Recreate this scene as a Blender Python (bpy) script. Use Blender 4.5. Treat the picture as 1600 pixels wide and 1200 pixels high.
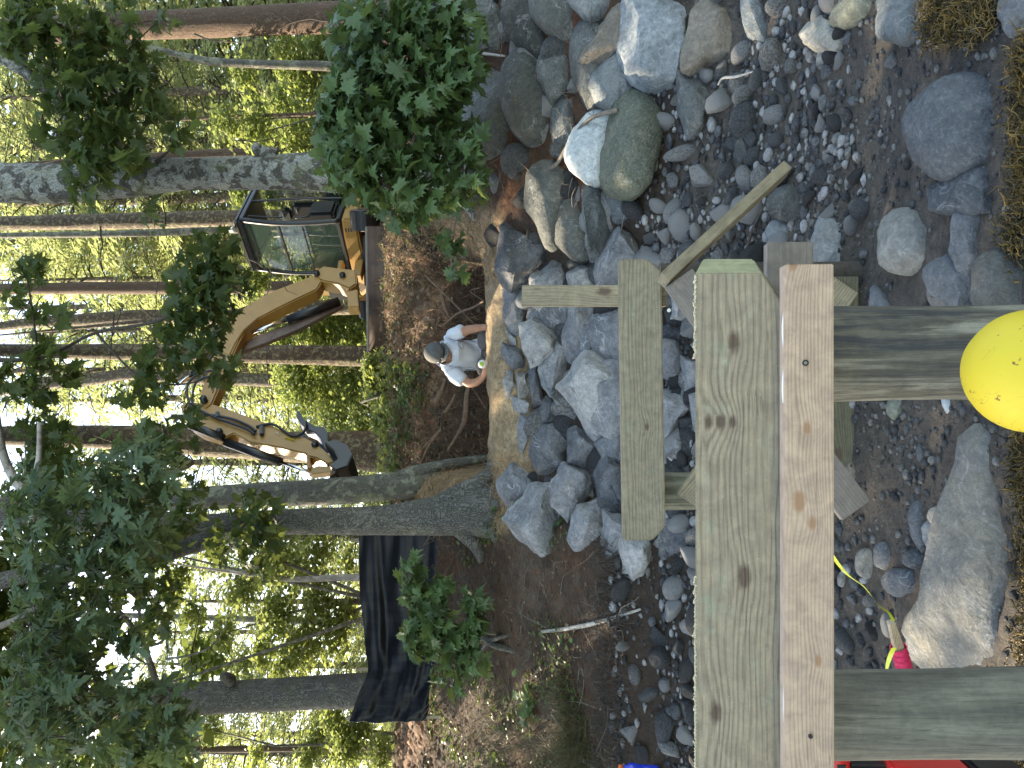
import bpy, bmesh, math, random
import numpy as np
from mathutils import Vector, Matrix, noise, Euler

random.seed(7); rng = np.random.default_rng(7)
S = bpy.context.scene
for o in list(bpy.data.objects): bpy.data.objects.remove(o)
COL = S.collection

# ------------------------------------------------------------------ camera, world, sun, exposure
# the photograph was taken with the phone turned on its side: world "up" points to picture left
F_PX = 1186.0
PITCH = math.radians(3.2); ROLL = math.radians(0.8)
F = Vector((0, math.cos(PITCH), math.sin(PITCH)))
U0 = Vector((0, -math.sin(PITCH), math.cos(PITCH)))
X0 = Vector((1, 0, 0))
RR = math.cos(ROLL) * X0 - math.sin(ROLL) * U0        # picture up
UU = math.cos(ROLL) * U0 + math.sin(ROLL) * X0        # picture left
cam_d = bpy.data.cameras.new('camera'); cam = bpy.data.objects.new('camera', cam_d); COL.objects.link(cam)
m = Matrix((( -UU.x, RR.x, -F.x, 0), (-UU.y, RR.y, -F.y, 0), (-UU.z, RR.z, -F.z, 0), (0, 0, 0, 1)))
cam.matrix_world = m
cam_d.sensor_fit = 'HORIZONTAL'; cam_d.sensor_width = 36; cam_d.lens = F_PX / 1600 * 36
cam_d.clip_start = 0.05; cam_d.clip_end = 2000
S.camera = cam

SUN_TO = Vector((-0.62, 0.42, 0.66)).normalized()     # towards the sun: left, behind the trees, high
sun_d = bpy.data.lights.new('sun', 'SUN'); sun = bpy.data.objects.new('sun', sun_d); COL.objects.link(sun)
sun_d.energy = 4.0; sun_d.angle = math.radians(0.6); sun_d.color = (1.0, 0.90, 0.74)
sun.rotation_euler = SUN_TO.to_track_quat('Z', 'Y').to_euler()
w = bpy.data.worlds.new('World'); S.world = w; w.use_nodes = True
nt = w.node_tree; bg = nt.nodes['Background']
sk = nt.nodes.new('ShaderNodeTexSky'); sk.sky_type = 'NISHITA'; sk.sun_disc = False
sk.sun_elevation = math.asin(SUN_TO.z); sk.sun_rotation = math.atan2(SUN_TO.x, SUN_TO.y)
sk.air_density = 1.3; sk.dust_density = 1.5
nt.links.new(sk.outputs[0], bg.inputs[0]); bg.inputs[1].default_value = 0.15
S.view_settings.view_transform = 'Standard'; S.view_settings.look = 'None'
S.view_settings.exposure = 2.16; S.view_settings.gamma = 1
S.view_settings.use_curve_mapping = False
try:
    S.view_settings.use_white_balance = True; S.view_settings.white_balance_temperature = 7600; S.view_settings.white_balance_tint = 10
except Exception: pass
S.render.engine = 'CYCLES'
S.cycles.max_bounces = 6; S.cycles.diffuse_bounces = 3; S.cycles.transparent_max_bounces = 6

# ------------------------------------------------------------------ picture <-> place
def ray(x, y):
    d = F - UU * ((x - 800) / F_PX) + RR * ((600 - y) / F_PX)
    return d / d.y
def P(x, y, D): return ray(x, y) * D
def px(n, D): return n / F_PX * D

# ------------------------------------------------------------------ terrain: height over (t = X/Y, D = Y)
FAR = [(12, 2.62), (14, 2.7), (20, 2.8), (60, 3.4), (200, 4), (420, 4)]
SEC = [
 (-1.7, [(0.3,-1.75),(2.4,-1.55),(3.5,-1.42),(4.4,-1.2),(4.9,-.92),(5.2,-.7),(5.3,-.45),(5.5,-.28),(6.2,.25),(7,.78),(7.6,1.15),(8.2,1.4),(10,2.05)]),
 (-.215,[(0.3,-1.75),(2.4,-1.55),(3.5,-1.42),(4.4,-1.2),(4.9,-.92),(5.2,-.7),(5.3,-.45),(5.5,-.28),(6.2,.25),(7,.78),(7.6,1.15),(8.2,1.4),(10,2.05)]),
 (-.16, [(0.3,-1.75),(2.4,-1.53),(3.5,-1.42),(4.4,-1.2),(5.0,-.9),(5.4,-.65),(6.3,.2),(6.6,.5),(7,.78),(7.6,1.2),(8.2,1.52),(10,2.15)]),
 (-.125,[(0.3,-1.75),(2.4,-1.52),(3.3,-1.42),(3.9,-1.33),(4.5,-1.15),(5.0,-.9),(5.4,-.65),(6.3,.2),(6.65,.5),(6.92,.6),(7.2,.6),(7.5,.85),(7.9,1.2),(8.3,1.52),(8.8,1.7),(9.5,1.93),(10.5,2.25)]),
 (-.095,[(0.3,-1.75),(2.4,-1.52),(3.3,-1.42),(3.9,-1.33),(4.5,-1.15),(5.0,-.9),(5.4,-.65),(6.3,.2),(6.65,.52),(6.90,.60),(6.98,.45),(7.1,.08),(7.9,.12),(8.1,.3),(8.22,.8),(8.45,1.25),(8.8,1.6),(9.5,1.93),(10.5,2.25)]),
 (.14,  [(0.3,-1.75),(2.4,-1.52),(3.3,-1.42),(3.9,-1.33),(4.5,-1.15),(5.0,-.9),(5.4,-.65),(6.3,.2),(6.65,.52),(6.90,.61),(6.98,.45),(7.1,.08),(7.9,.12),(8.1,.3),(8.25,.8),(8.5,1.25),(8.8,1.6),(9.5,1.93),(10.5,2.28)]),
 (.175, [(0.3,-1.75),(2.4,-1.52),(3.3,-1.42),(4.1,-1.3),(4.6,-1.1),(5.0,-.85),(5.4,-.6),(6.3,.3),(6.65,.52),(6.92,.66),(7.1,.6),(7.5,.7),(7.9,.9),(8.3,1.4),(8.8,1.7),(9.5,2.0),(10.5,2.3)]),
 (.22,  [(0.3,-1.75),(2.4,-1.52),(3.3,-1.42),(4.1,-1.3),(4.6,-1.1),(5.0,-.8),(5.4,-.4),(6.0,.2),(6.5,.62),(7,.85),(8,1.35),(9,1.8),(10.5,2.3)]),
 (1.7,  [(0.3,-1.75),(2.4,-1.52),(3.5,-1.38),(4.2,-1.25),(4.6,-1.0),(5.0,-.75),(5.5,-.25),(6.0,.3),(6.6,.75),(7,.9),(8,1.35),(9,1.8),(10.5,2.35)]),
]
ST = np.array([s[0] for s in SEC])
def zbase(t, D):
    t = np.atleast_1d(np.asarray(t, float)); D = np.atleast_1d(np.asarray(D, float))
    t, D = np.broadcast_arrays(t, D)
    Z = np.stack([np.interp(D, [k[0] for k in s[1] + FAR], [k[1] for k in s[1] + FAR]) for s in SEC])
    tc = np.clip(t, ST[0], ST[-1]); i = np.clip(np.searchsorted(ST, tc) - 1, 0, len(ST) - 2)
    f = (tc - ST[i]) / (ST[i + 1] - ST[i]); f = f * f * (3 - 2 * f)
    a = np.take_along_axis(Z, i[None], 0)[0]; b = np.take_along_axis(Z, (i + 1)[None], 0)[0]
    return a * (1 - f) + b * f
def vnoise(x, y, s, seed=0):
    # vectorised value noise
    x = np.asarray(x) * s + seed * 17.3; y = np.asarray(y) * s + seed * 9.1
    xi = np.floor(x).astype(np.int64); yi = np.floor(y).astype(np.int64); fx = x - xi; fy = y - yi
    fx = fx * fx * (3 - 2 * fx); fy = fy * fy * (3 - 2 * fy)
    def h(a, b):
        n = (a * 374761393 + b * 668265263 + seed * 1442695) & 0x7fffffff
        n = ((n ^ (n >> 13)) * 1274126177) & 0x7fffffff
        return ((n ^ (n >> 16)) & 0xffff) / 65535.0
    return ((h(xi, yi) * (1 - fx) + h(xi + 1, yi) * fx) * (1 - fy) + (h(xi, yi + 1) * (1 - fx) + h(xi + 1, yi + 1) * fx) * fy) * 2 - 1
def ss(a, b, x): 
    q = np.clip((x - a) / (b - a), 0, 1); return q * q * (3 - 2 * q)
def height(X, D):
    X = np.asarray(X, float); D = np.asarray(D, float)
    z = zbase(X / np.maximum(D, .3), D)
    bank = ss(7.1, 8.2, D) * (1 - ss(11, 14, D)); soil = ss(4.8, 5.6, D)
    z = z + vnoise(X, D, .8, 1) * .05 * (1 - .5 * soil) + vnoise(X, D, 2.5, 2) * (.02 + .03 * bank)
    z = z + vnoise(X, D, 7, 3) * (.008 + .028 * bank) + vnoise(X, D, 17, 4) * (.004 + .032 * bank + .005 * soil) + vnoise(X, D, 41, 5) * (.002 + .01 * bank)
    return z
def hit(x, y, d0=1.2, d1=40):
    r = ray(x, y); Ds = np.concatenate([np.arange(d0, 12, .02), np.arange(12, d1, .3)])
    z = height(r.x * Ds, Ds); k = np.nonzero(z > r.z * Ds)[0]
    D = Ds[k[0]] if len(k) else d1
    return r * D
def ground(X, Y): return float(height(np.array([X]), np.array([Y]))[0])

# ------------------------------------------------------------------ scene bookkeeping
def tag(o, label=None, cat=None, group=None, kind=None):
    if label: o['label'] = label
    if cat: o['category'] = cat
    if group: o['group'] = group
    if kind: o['kind'] = kind
    return o
ORG = {}
def thing(name, label, cat, loc, group=None):
    o = bpy.data.objects.new(name, None); COL.objects.link(o); o.location = loc; o.empty_display_size = .1
    ORG[o.name] = Vector(loc); return tag(o, label, cat, group)
def link_mesh(name, me, mat, parent=None, smooth=True):
    if mat: me.materials.clear(); me.materials.append(mat)
    if smooth: me.polygons.foreach_set('use_smooth', [True] * len(me.polygons))
    o = bpy.data.objects.new(name, me); COL.objects.link(o)
    if parent: o.parent = parent; ORG[o.name] = ORG[parent.name]
    return o
def org(parent): return np.array(ORG[parent.name]) if parent else np.zeros(3)
def mesh_np(name, V, Fc, mat, parent=None, smooth=True):
    """V (n,3) world, Fc (m,k) equal-sized faces"""
    V = np.asarray(V, float) - org(parent); Fc = np.asarray(Fc, np.int32); k = Fc.shape[1]
    me = bpy.data.meshes.new(name); me.vertices.add(len(V)); me.vertices.foreach_set('co', V.ravel())
    me.loops.add(Fc.size); me.loops.foreach_set('vertex_index', Fc.ravel())
    me.polygons.add(len(Fc)); me.polygons.foreach_set('loop_start', np.arange(0, Fc.size, k, dtype=np.int32))
    me.update(calc_edges=True)
    return link_mesh(name, me, mat, parent, smooth)
def mesh_bm(name, bm, mat, parent=None, smooth=True):
    c = org(parent)
    if parent: bmesh.ops.translate(bm, verts=bm.verts, vec=-Vector(c))
    me = bpy.data.meshes.new(name); bm.to_mesh(me); bm.free()
    return link_mesh(name, me, mat, parent, smooth)
def setorigin(o, loc):
    """move a top-level mesh's origin to loc"""
    n = len(o.data.vertices); c = np.empty(n * 3); o.data.vertices.foreach_get('co', c)
    c = c.reshape(-1, 3) - np.array(loc); o.data.vertices.foreach_set('co', c.ravel()); o.location = loc; ORG[o.name] = Vector(loc); return o

# ------------------------------------------------------------------ materials
def mat_new(name):
    m = bpy.data.materials.new(name); m.use_nodes = True; n = m.node_tree
    return m, n, n.nodes['Principled BSDF']
def N(n, t, **k):
    x = n.nodes.new('ShaderNode' + t)
    for a, b in k.items():
        if isinstance(a, str) and a.startswith('i_'): x.inputs[a[2:].replace('_', ' ')].default_value = b
        else: setattr(x, a, b)
    return x
def L(n, a, b): n.links.new(a, b)
def ramp(n, fac, stops, interp='LINEAR'):
    r = N(n, 'ValToRGB'); r.color_ramp.interpolation = interp; e = r.color_ramp.elements
    while len(e) < len(stops): e.new(.5)
    for i, (p, c) in enumerate(stops):
        e[i].position = p; e[i].color = (*c, 1) if len(c) == 3 else c
    L(n, fac, r.inputs[0]); return r.outputs[0]
def tex(n, kind, scale, detail=4, rough=.55, vec=None, dist=0):
    t = N(n, 'TexNoise'); t.inputs['Scale'].default_value = scale; t.inputs['Detail'].default_value = detail
    t.inputs['Roughness'].default_value = rough; t.inputs['Distortion'].default_value = dist
    if vec: L(n, vec, t.inputs['Vector'])
    return t.outputs['Fac']
def mixc(n, fac, a, b, mode='MIX'):
    x = N(n, 'MixRGB', blend_type=mode)
    for i, v in enumerate((fac, a, b)):
        if hasattr(v, 'is_linked') or hasattr(v, 'node'): L(n, v, x.inputs[i])
        else: x.inputs[i].default_value = v if i == 0 else (*v, 1)
    return x.outputs[0]
def math_(n, op, a, b=0.0, c=None):
    x = N(n, 'Math', operation=op)
    for i, v in enumerate((a, b) if c is None else (a, b, c)):
        if hasattr(v, 'node'): L(n, v, x.inputs[i])
        else: x.inputs[i].default_value = v
    return x.outputs[0]
def mapping(n, src, scale, rot=(0, 0, 0), loc=(0, 0, 0)):
    x = N(n, 'Mapping'); x.inputs['Scale'].default_value = scale; x.inputs['Rotation'].default_value = rot; x.inputs['Location'].default_value = loc
    L(n, src, x.inputs['Vector']); return x.outputs[0]
def bump(n, b, h, strength, dist):
    x = N(n, 'Bump'); x.inputs['Strength'].default_value = strength; x.inputs['Distance'].default_value = dist
    L(n, h, x.inputs['Height']); L(n, x.outputs[0], b.inputs['Normal']); return x
def rnd(n, island=True):
    oi = N(n, 'ObjectInfo').outputs['Random']
    if not island: return oi
    g = N(n, 'NewGeometry').outputs['Random Per Island']
    s = math_(n, 'ADD', oi, g); return math_(n, 'FRACT', s)

def m_simple(name, col, rough=.6, metal=0, noise_amt=.15, scale=12, bmp=0.2):
    m, n, b = mat_new(name); tc = N(n, 'TexCoord').outputs['Object']
    f = tex(n, 'n', scale, 5, .6, tc)
    c = ramp(n, f, [(.3, tuple(x * (1 - noise_amt) for x in col)), (.7, tuple(min(1, x * (1 + noise_amt)) for x in col))])
    L(n, c, b.inputs['Base Color']); b.inputs['Roughness'].default_value = rough; b.inputs['Metallic'].default_value = metal
    if bmp: bump(n, b, f, bmp, .01)
    return m
def m_rock(name, tones, vein=.6, vscale=3.0, speck=.3, rough=.78, stripes=0, warm=.3, island=False, bs=1.0, rv=.5):
    """layered stone: tone ramp, pale veins, specks, broken relief"""
    m, n, b = mat_new(name); tc = N(n, 'TexCoord').outputs['Object']
    r = rnd(n, island)
    off = N(n, 'CombineXYZ'); L(n, math_(n, 'MULTIPLY', r, 37.0), off.inputs[0]); L(n, math_(n, 'MULTIPLY', r, 11.0), off.inputs[2])
    add = N(n, 'VectorMath', operation='ADD'); L(n, tc, add.inputs[0]); L(n, off.outputs[0], add.inputs[1]); v = add.outputs[0]
    base = tex(n, 'n', 4.5 * bs, 7, .62, v, .4)
    tone = math_(n, 'ADD', math_(n, 'MULTIPLY', base, .75), math_(n, 'MULTIPLY_ADD', r, rv, .25 - rv / 2)); tone = math_(n, 'ADD', math_(n, 'MULTIPLY', math_(n, 'SUBTRACT', tone, .62), 1.5), .5)
    k = len(tones); c = ramp(n, tone, [(.18 + .64 * i / (k - 1), t) for i, t in enumerate(tones)])
    if stripes:
        sv = mapping(n, v, (1, 1, 1), (.5, .3, .2)); wv = N(n, 'TexWave'); wv.inputs['Scale'].default_value = stripes
        wv.inputs['Distortion'].default_value = 9; wv.inputs['Detail'].default_value = 6; wv.inputs['Detail Scale'].default_value = 2; L(n, sv, wv.inputs['Vector'])
        c = mixc(n, math_(n, 'MULTIPLY', math_(n, 'MULTIPLY', wv.outputs['Fac'], base), .5), c, tuple(min(1, x * 1.35) for x in tones[-1]), 'MIX')
    if vein:
        d = tex(n, 'n', vscale * bs, 3, .5, v, 1.2)
        w_ = math_(n, 'ABSOLUTE', math_(n, 'SUBTRACT', d, .5)); msk = ramp(n, w_, [(.0, (1, 1, 1)), (.012, (0, 0, 0))])
        d2 = tex(n, 'n', vscale * 2.6 * bs, 4, .6, v, 1.5)
        w2 = math_(n, 'ABSOLUTE', math_(n, 'SUBTRACT', d2, .5)); m2 = ramp(n, w2, [(.0, (.6, .6, .6)), (.012, (0, 0, 0))])
        gate = ramp(n, tex(n, 'n', 6 * bs, 3, .5, v), [(.45, (0, 0, 0)), (.62, (1, 1, 1))])
        mk = mixc(n, 1.0, mixc(n, 1.0, msk, m2, 'LIGHTEN'), gate, 'MULTIPLY')
        c = mixc(n, math_(n, 'MULTIPLY', mk, vein), c, (.5, .52, .54))
    if warm:
        g = ramp(n, tex(n, 'n', 5 * bs, 5, .6, v), [(.56, (0, 0, 0)), (.72, (1, 1, 1))])
        c = mixc(n, math_(n, 'MULTIPLY', g, warm), c, (.27, .21, .15))
    if speck:
        s = ramp(n, tex(n, 'n', 90 * bs, 2, .6, v), [(.55, (0, 0, 0)), (.75, (1, 1, 1))])
        c = mixc(n, math_(n, 'MULTIPLY', s, speck), c, (.42, .42, .42))
    c = mixc(n, 1.0, c, ramp(n, tex(n, 'n', 28 * bs, 7, .7, v, .6), [(.3, (.62, .63, .66)), (.7, (1.4, 1.38, 1.34))]), 'MULTIPLY')
    L(n, c, b.inputs['Base Color']); b.inputs['Roughness'].default_value = rough
    h = math_(n, 'ADD', math_(n, 'MULTIPLY', tex(n, 'n', 14 * bs, 9, .68, v, .5), 1.0), math_(n, 'MULTIPLY', tex(n, 'n', 70 * bs, 5, .6, v), .25))
    bump(n, b, h, 1.0, .045)
    return m
def m_leaf(name, cols, trans=.45, rough=.45):
    m, n, b = mat_new(name); r = rnd(n)
    c = ramp(n, r, [(i / (len(cols) - 1), t) for i, t in enumerate(cols)])
    L(n, c, b.inputs['Base Color']); b.inputs['Roughness'].default_value = rough
    tr = N(n, 'BsdfTranslucent'); L(n, mixc(n, .5, c, (.34, .41, .10)), tr.inputs[0])
    mx = N(n, 'MixShader'); mx.inputs[0].default_value = trans
    L(n, b.outputs[0], mx.inputs[1]); L(n, tr.outputs[0], mx.inputs[2]); L(n, mx.outputs[0], n.nodes['Material Output'].inputs[0])
    return m
def m_bark(name, dark, light, lichen=(.42, .43, .38), lich=.5, lo=.55, ridge=6.0, bst=.9, moss=0, lscale=9):
    m, n, b = mat_new(name); tc = N(n, 'TexCoord').outputs['Object']
    v = mapping(n, tc, (1, 1, .13)); ri = tex(n, 'n', ridge * 4, 6, .6, v, .6)
    vo = N(n, 'TexVoronoi', feature='DISTANCE_TO_EDGE'); vo.inputs['Scale'].default_value = ridge * 5
    wv = N(n, 'VectorMath', operation='ADD'); L(n, v, wv.inputs[0]); nz = N(n, 'TexNoise'); nz.inputs['Scale'].default_value = 6; L(n, tc, nz.inputs['Vector'])
    sc = N(n, 'VectorMath', operation='SCALE'); sc.inputs['Scale'].default_value = .30; L(n, nz.outputs['Color'], sc.inputs[0]); L(n, sc.outputs[0], wv.inputs[1]); L(n, wv.outputs[0], vo.inputs['Vector'])
    crack = ramp(n, vo.outputs['Distance'], [(.0, (0, 0, 0)), (.12, (1, 1, 1))])
    c = mixc(n, ri, dark, light)
    c = mixc(n, math_(n, 'MULTIPLY', math_(n, 'SUBTRACT', 1.0, crack), .45), c, tuple(x * .35 for x in dark))
    lm = ramp(n, tex(n, 'n', lscale, 6, .65, tc, .3), [(lo, (0, 0, 0)), (lo + .05, (1, 1, 1))])
    lm2 = math_(n, 'MULTIPLY', lm, tex(n, 'n', 45, 3, .6, tc)); lm2 = math_(n, 'MULTIPLY', lm2, 2 * lich)
    lm2 = math_(n, 'MINIMUM', lm2, .9); c = mixc(n, lm2, c, lichen)
    if moss:
        mm = ramp(n, tex(n, 'n', 5, 5, .6, mapping(n, tc, (1, 1, 1), loc=(4, 2, 9))), [(.55, (0, 0, 0)), (.62, (1, 1, 1))]); c = mixc(n, math_(n, 'MULTIPLY', mm, moss), c, (.22, .24, .09))
    L(n, c, b.inputs['Base Color']); b.inputs['Roughness'].default_value = .9
    h = math_(n, 'ADD', math_(n, 'MULTIPLY', crack, .6), ri); bump(n, b, h, bst, .02)
    return m
def m_wood(name, base, dark, ax=0, across=2, freq=90, knots=(), mint=0, knotcol=(.10, .065, .045), patch=.3, contrast=1.0, bst=.3, streak=0):
    """sawn timber, grain along object axis ax; knots (along, across) in metres bend the rings"""
    m, n, b = mat_new(name); tc = N(n, 'TexCoord').outputs['Object']
    sp = N(n, 'SeparateXYZ'); L(n, tc, sp.inputs[0]); a = sp.outputs[ax]; c_ = sp.outputs[across]
    sc = [1, 1, 1]; sc[ax] = .12; v = mapping(n, tc, tuple(sc))
    ph = math_(n, 'ADD', math_(n, 'MULTIPLY', c_, freq * 4.2), math_(n, 'MULTIPLY', tex(n, 'n', 6, 6, .62, v, .2), 44.0))
    kd = None
    for (ka, kc, kr) in knots:
        da = math_(n, 'MULTIPLY', math_(n, 'SUBTRACT', a, ka), .55); dc = math_(n, 'SUBTRACT', c_, kc)
        d = math_(n, 'SQRT', math_(n, 'ADD', math_(n, 'MULTIPLY', da, da), math_(n, 'MULTIPLY', dc, dc)))
        d = math_(n, 'DIVIDE', d, kr)
        g = math_(n, 'EXPONENT', math_(n, 'MULTIPLY', math_(n, 'MULTIPLY', d, d), -.12))
        ph = math_(n, 'ADD', ph, math_(n, 'MULTIPLY', g, 7.5))
        d2 = math_(n, 'ADD', d, math_(n, 'MULTIPLY', tex(n, 'n', 60, 3, .6, tc), .8))
        q = math_(n, 'SUBTRACT', 1.0, math_(n, 'MINIMUM', math_(n, 'MULTIPLY', d2, .62), 1.0))
        kd = q if kd is None else math_(n, 'MAXIMUM', kd, q)
    s = math_(n, 'SINE', ph); s = math_(n, 'POWER', math_(n, 'ADD', math_(n, 'MULTIPLY', s, .5), .5), 1.8)
    s = math_(n, 'MULTIPLY', math_(n, 'MULTIPLY', s, math_(n, 'MULTIPLY_ADD', tex(n, 'n', 9, 6, .7, v, .5), 3.2, -.85)), contrast)
    c = mixc(n, s, base, dark)
    fib = [1, 1, 1]; fib[ax] = .04
    fb = tex(n, 'n', 160, 4, .6, mapping(n, tc, tuple(fib)))
    c = mixc(n, math_(n, 'MULTIPLY', fb, .35), c, tuple(x * .62 for x in base))
    pt = tex(n, 'n', 5, 5, .6, mapping(n, tc, tuple(.5 if i == ax else 1.6 for i in range(3))))
    c = mixc(n, math_(n, 'MULTIPLY', ramp(n, pt, [(.4, (0, 0, 0)), (.7, (1, 1, 1))]), patch), c, tuple(x * .6 for x in base))
    if streak:
        stt = tex(n, 'n', 15, 8, .72, mapping(n, tc, tuple(.10 if i == ax else 1.3 for i in range(3))), .6)
        c = mixc(n, ramp(n, stt, [(.50, (0, 0, 0)), (.60, (streak, streak, streak))]), c, (.33, .32, .26))
        c = mixc(n, ramp(n, stt, [(.40, (streak, streak, streak)), (.48, (0, 0, 0))]), c, (.035, .04, .05))
    if mint:
        mm = ramp(n, tex(n, 'n', 11, 5, .7, tc), [(.56, (0, 0, 0)), (.75, (1, 1, 1))]); c = mixc(n, math_(n, 'MULTIPLY', mm, mint), c, (.27, .40, .30))
        fl = ramp(n, tex(n, 'n', 170, 2, .5, tc), [(.66, (0, 0, 0)), (.72, (1, 1, 1))]); c = mixc(n, math_(n, 'MULTIPLY', fl, mint), c, (.52, .56, .46))
    # drying checks, scuffs and dirt: marks with a shape of their own
    ck = [3.0, 3.0, 3.0]; ck[ax] = .10
    cr = math_(n, 'ABSOLUTE', math_(n, 'SUBTRACT', tex(n, 'n', 22, 3, .5, mapping(n, tc, tuple(ck), loc=(5, 1, 3)), .3), .5))
    gate = ramp(n, tex(n, 'n', 7, 3, .6, mapping(n, tc, tuple(.5 if i == ax else 2 for i in range(3)), loc=(2, 8, 4))), [(.52, (0, 0, 0)), (.60, (1, 1, 1))])
    c = mixc(n, math_(n, 'MULTIPLY', mixc(n, 1.0, ramp(n, cr, [(0, (1, 1, 1)), (.022, (0, 0, 0))]), gate, 'MULTIPLY'), .6), c, tuple(x * .4 for x in dark))
    mot = tex(n, 'n', 26, 6, .7, tc, .5); c = mixc(n, 1.0, c, ramp(n, mot, [(.32, (.78, .78, .80)), (.68, (1.2, 1.19, 1.16))]), 'MULTIPLY')
    dt = ramp(n, tex(n, 'n', 75, 3, .6, tc), [(.68, (0, 0, 0)), (.74, (1, 1, 1))]); c = mixc(n, math_(n, 'MULTIPLY', dt, .35), c, tuple(x * .5 for x in dark))
    if kd is not None: c = mixc(n, math_(n, 'MINIMUM', math_(n, 'MULTIPLY', kd, 2.2), .92), c, knotcol)
    L(n, c, b.inputs['Base Color']); b.inputs['Roughness'].default_value = .72
    bump(n, b, math_(n, 'ADD', fb, math_(n, 'MULTIPLY', s, .5)), bst, .004)
    return m

SLATE = [(.085, .093, .106), (.155, .167, .186), (.235, .247, .265), (.38, .385, .39)]
M = {}
M['riprap'] = m_rock('blue_grey_slate', SLATE, 1.0, 3.2, .3, warm=.35)
M['riprap_pale'] = m_rock('pale_slate', [(.14, .15, .17), (.22, .23, .24), (.33, .32, .30)], .5, 3, .3, warm=.5)
M['boulder_dark'] = m_rock('dark_boulder', [(.045, .05, .048), (.075, .083, .08), (.12, .13, .125)], .45, 3.5, .2, warm=.35)
M['boulder_green'] = m_rock('olive_boulder', [(.10, .115, .085), (.15, .165, .125), (.21, .225, .175)], .2, 4, .5, warm=.3)
M['boulder_grey'] = m_rock('grey_boulder', [(.10, .12, .13), (.16, .185, .195), (.25, .27, .28)], .5, 3, .3, warm=.2)
M['boulder_white'] = m_rock('white_boulder', [(.34, .39, .42), (.45, .51, .54), (.55, .60, .62)], .1, 3, .2, warm=.1)
M['boulder_stripe'] = m_rock('banded_boulder', [(.15, .18, .20), (.24, .27, .29), (.32, .35, .37)], .3, 2.5, .2, stripes=5, warm=.12)
M['boulder_brown'] = m_rock('brown_boulder', [(.09, .085, .08), (.15, .135, .115), (.22, .19, .15)], .2, 3, .2, stripes=3, warm=.5)
M['boulder_lichen'] = m_rock('lichen_boulder', [(.07, .08, .08), (.15, .165, .165), (.40, .43, .43)], .9, 6, .6, warm=.1, bs=1.8)
M['ledge'] = m_rock('pale_ledge', [(.085, .105, .12), (.14, .155, .16), (.215, .205, .17)], .25, 2, .4, warm=.55, bs=.8)
M['beachrock'] = m_rock('beach_rock', [(.06, .07, .08), (.10, .115, .13), (.17, .18, .19)], .4, 3, .3, warm=.25)
M['cream'] = m_rock('cream_rock', [(.20, .20, .18), (.29, .28, .25), (.37, .355, .31)], .3, 4, .3, warm=.5)
M['cobble'] = m_rock('cobble_mix', [(.025, .028, .034), (.06, .067, .078), (.11, .122, .135), (.16, .163, .155), (.36, .37, .38)], .35, 6, .35, warm=.2, island=True, bs=1.6, rv=.85)
M['pebble'] = m_rock('pebble_mix', [(.03, .034, .04), (.07, .075, .085), (.12, .125, .13), (.16, .16, .15), (.24, .24, .23)], 0, 6, .1, warm=0, island=True, bs=2)

# ground: the tone of each soil is a colour attribute, grain and relief are nodes
def m_ground():
    m, n, b = mat_new('ground_soil'); tc = N(n, 'TexCoord').outputs['Object']
    at = N(n, 'Attribute', attribute_name='soil'); c = at.outputs['Color']
    f = tex(n, 'n', 26, 8, .72, tc, .3); g = tex(n, 'n', 120, 4, .6, tc); k = tex(n, 'n', 3, 5, .6, tc)
    c = mixc(n, 1.0, c, ramp(n, f, [(.3, (.45, .45, .46)), (.68, (1.45, 1.4, 1.3))]), 'MULTIPLY')
    c = mixc(n, 1.0, c, ramp(n, k, [(.35, (.75, .76, .8)), (.65, (1.2, 1.15, 1.1))]), 'MULTIPLY')
    c = mixc(n, 1.0, c, ramp(n, g, [(.3, (.65, .65, .65)), (.7, (1.4, 1.4, 1.4))]), 'MULTIPLY')
    L(n, c, b.inputs['Base Color']); b.inputs['Roughness'].default_value = .93
    bump(n, b, math_(n, 'ADD', f, math_(n, 'MULTIPLY', g, .4)), .9, .03); return m
M['ground'] = m_ground()
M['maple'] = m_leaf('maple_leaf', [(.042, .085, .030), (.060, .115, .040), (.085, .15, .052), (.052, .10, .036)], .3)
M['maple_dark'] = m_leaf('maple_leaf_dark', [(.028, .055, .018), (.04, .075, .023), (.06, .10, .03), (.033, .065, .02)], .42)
M['oak'] = m_leaf('oak_leaf', [(.05, .09, .045), (.07, .12, .06), (.095, .15, .075), (.055, .10, .05)], .38)
M['crown'] = m_leaf('crown_leaf', [(.03, .07, .02), (.05, .10, .025), (.07, .14, .03)], .4)
M['lime'] = m_leaf('lime_leaf', [(.10, .16, .05), (.17, .23, .08), (.26, .29, .12), (.12, .18, .06)], .55)
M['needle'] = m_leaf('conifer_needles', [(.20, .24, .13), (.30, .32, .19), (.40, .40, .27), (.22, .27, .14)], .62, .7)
M['herb'] = m_leaf('ground_plant', [(.03, .075, .02), (.05, .11, .03), (.07, .14, .035)], .3)
M['litter'] = m_leaf('dead_leaf', [(.08, .05, .03), (.14, .10, .06), (.20, .16, .11), (.11, .10, .07), (.05, .07, .04)], .15, .8)
M['bark_maple'] = m_bark('bark_lichen_maple', (.06, .058, .052), (.14, .135, .12), (.40, .42, .40), .62, .46, 5, .8, .25, 8)
M['bark_oak'] = m_bark('bark_oak', (.075, .072, .065), (.21, .205, .185), (.34, .36, .29), .35, .58, 7, 1.0, .15, 5)
M['bark_grey'] = m_bark('bark_grey', (.08, .078, .066), (.17, .165, .14), (.33, .35, .26), .5, .52, 5, .6, .3, 7)
M['bark_pine'] = m_bark('bark_pine', (.085, .055, .040), (.20, .135, .10), (.34, .33, .22), .3, .60, 7, .9, 0, 12)
M['bark_pinelich'] = m_bark('bark_pine_lichen', (.075, .055, .045), (.17, .125, .095), (.37, .36, .22), .55, .52, 6, .8, .1, 14)
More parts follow.
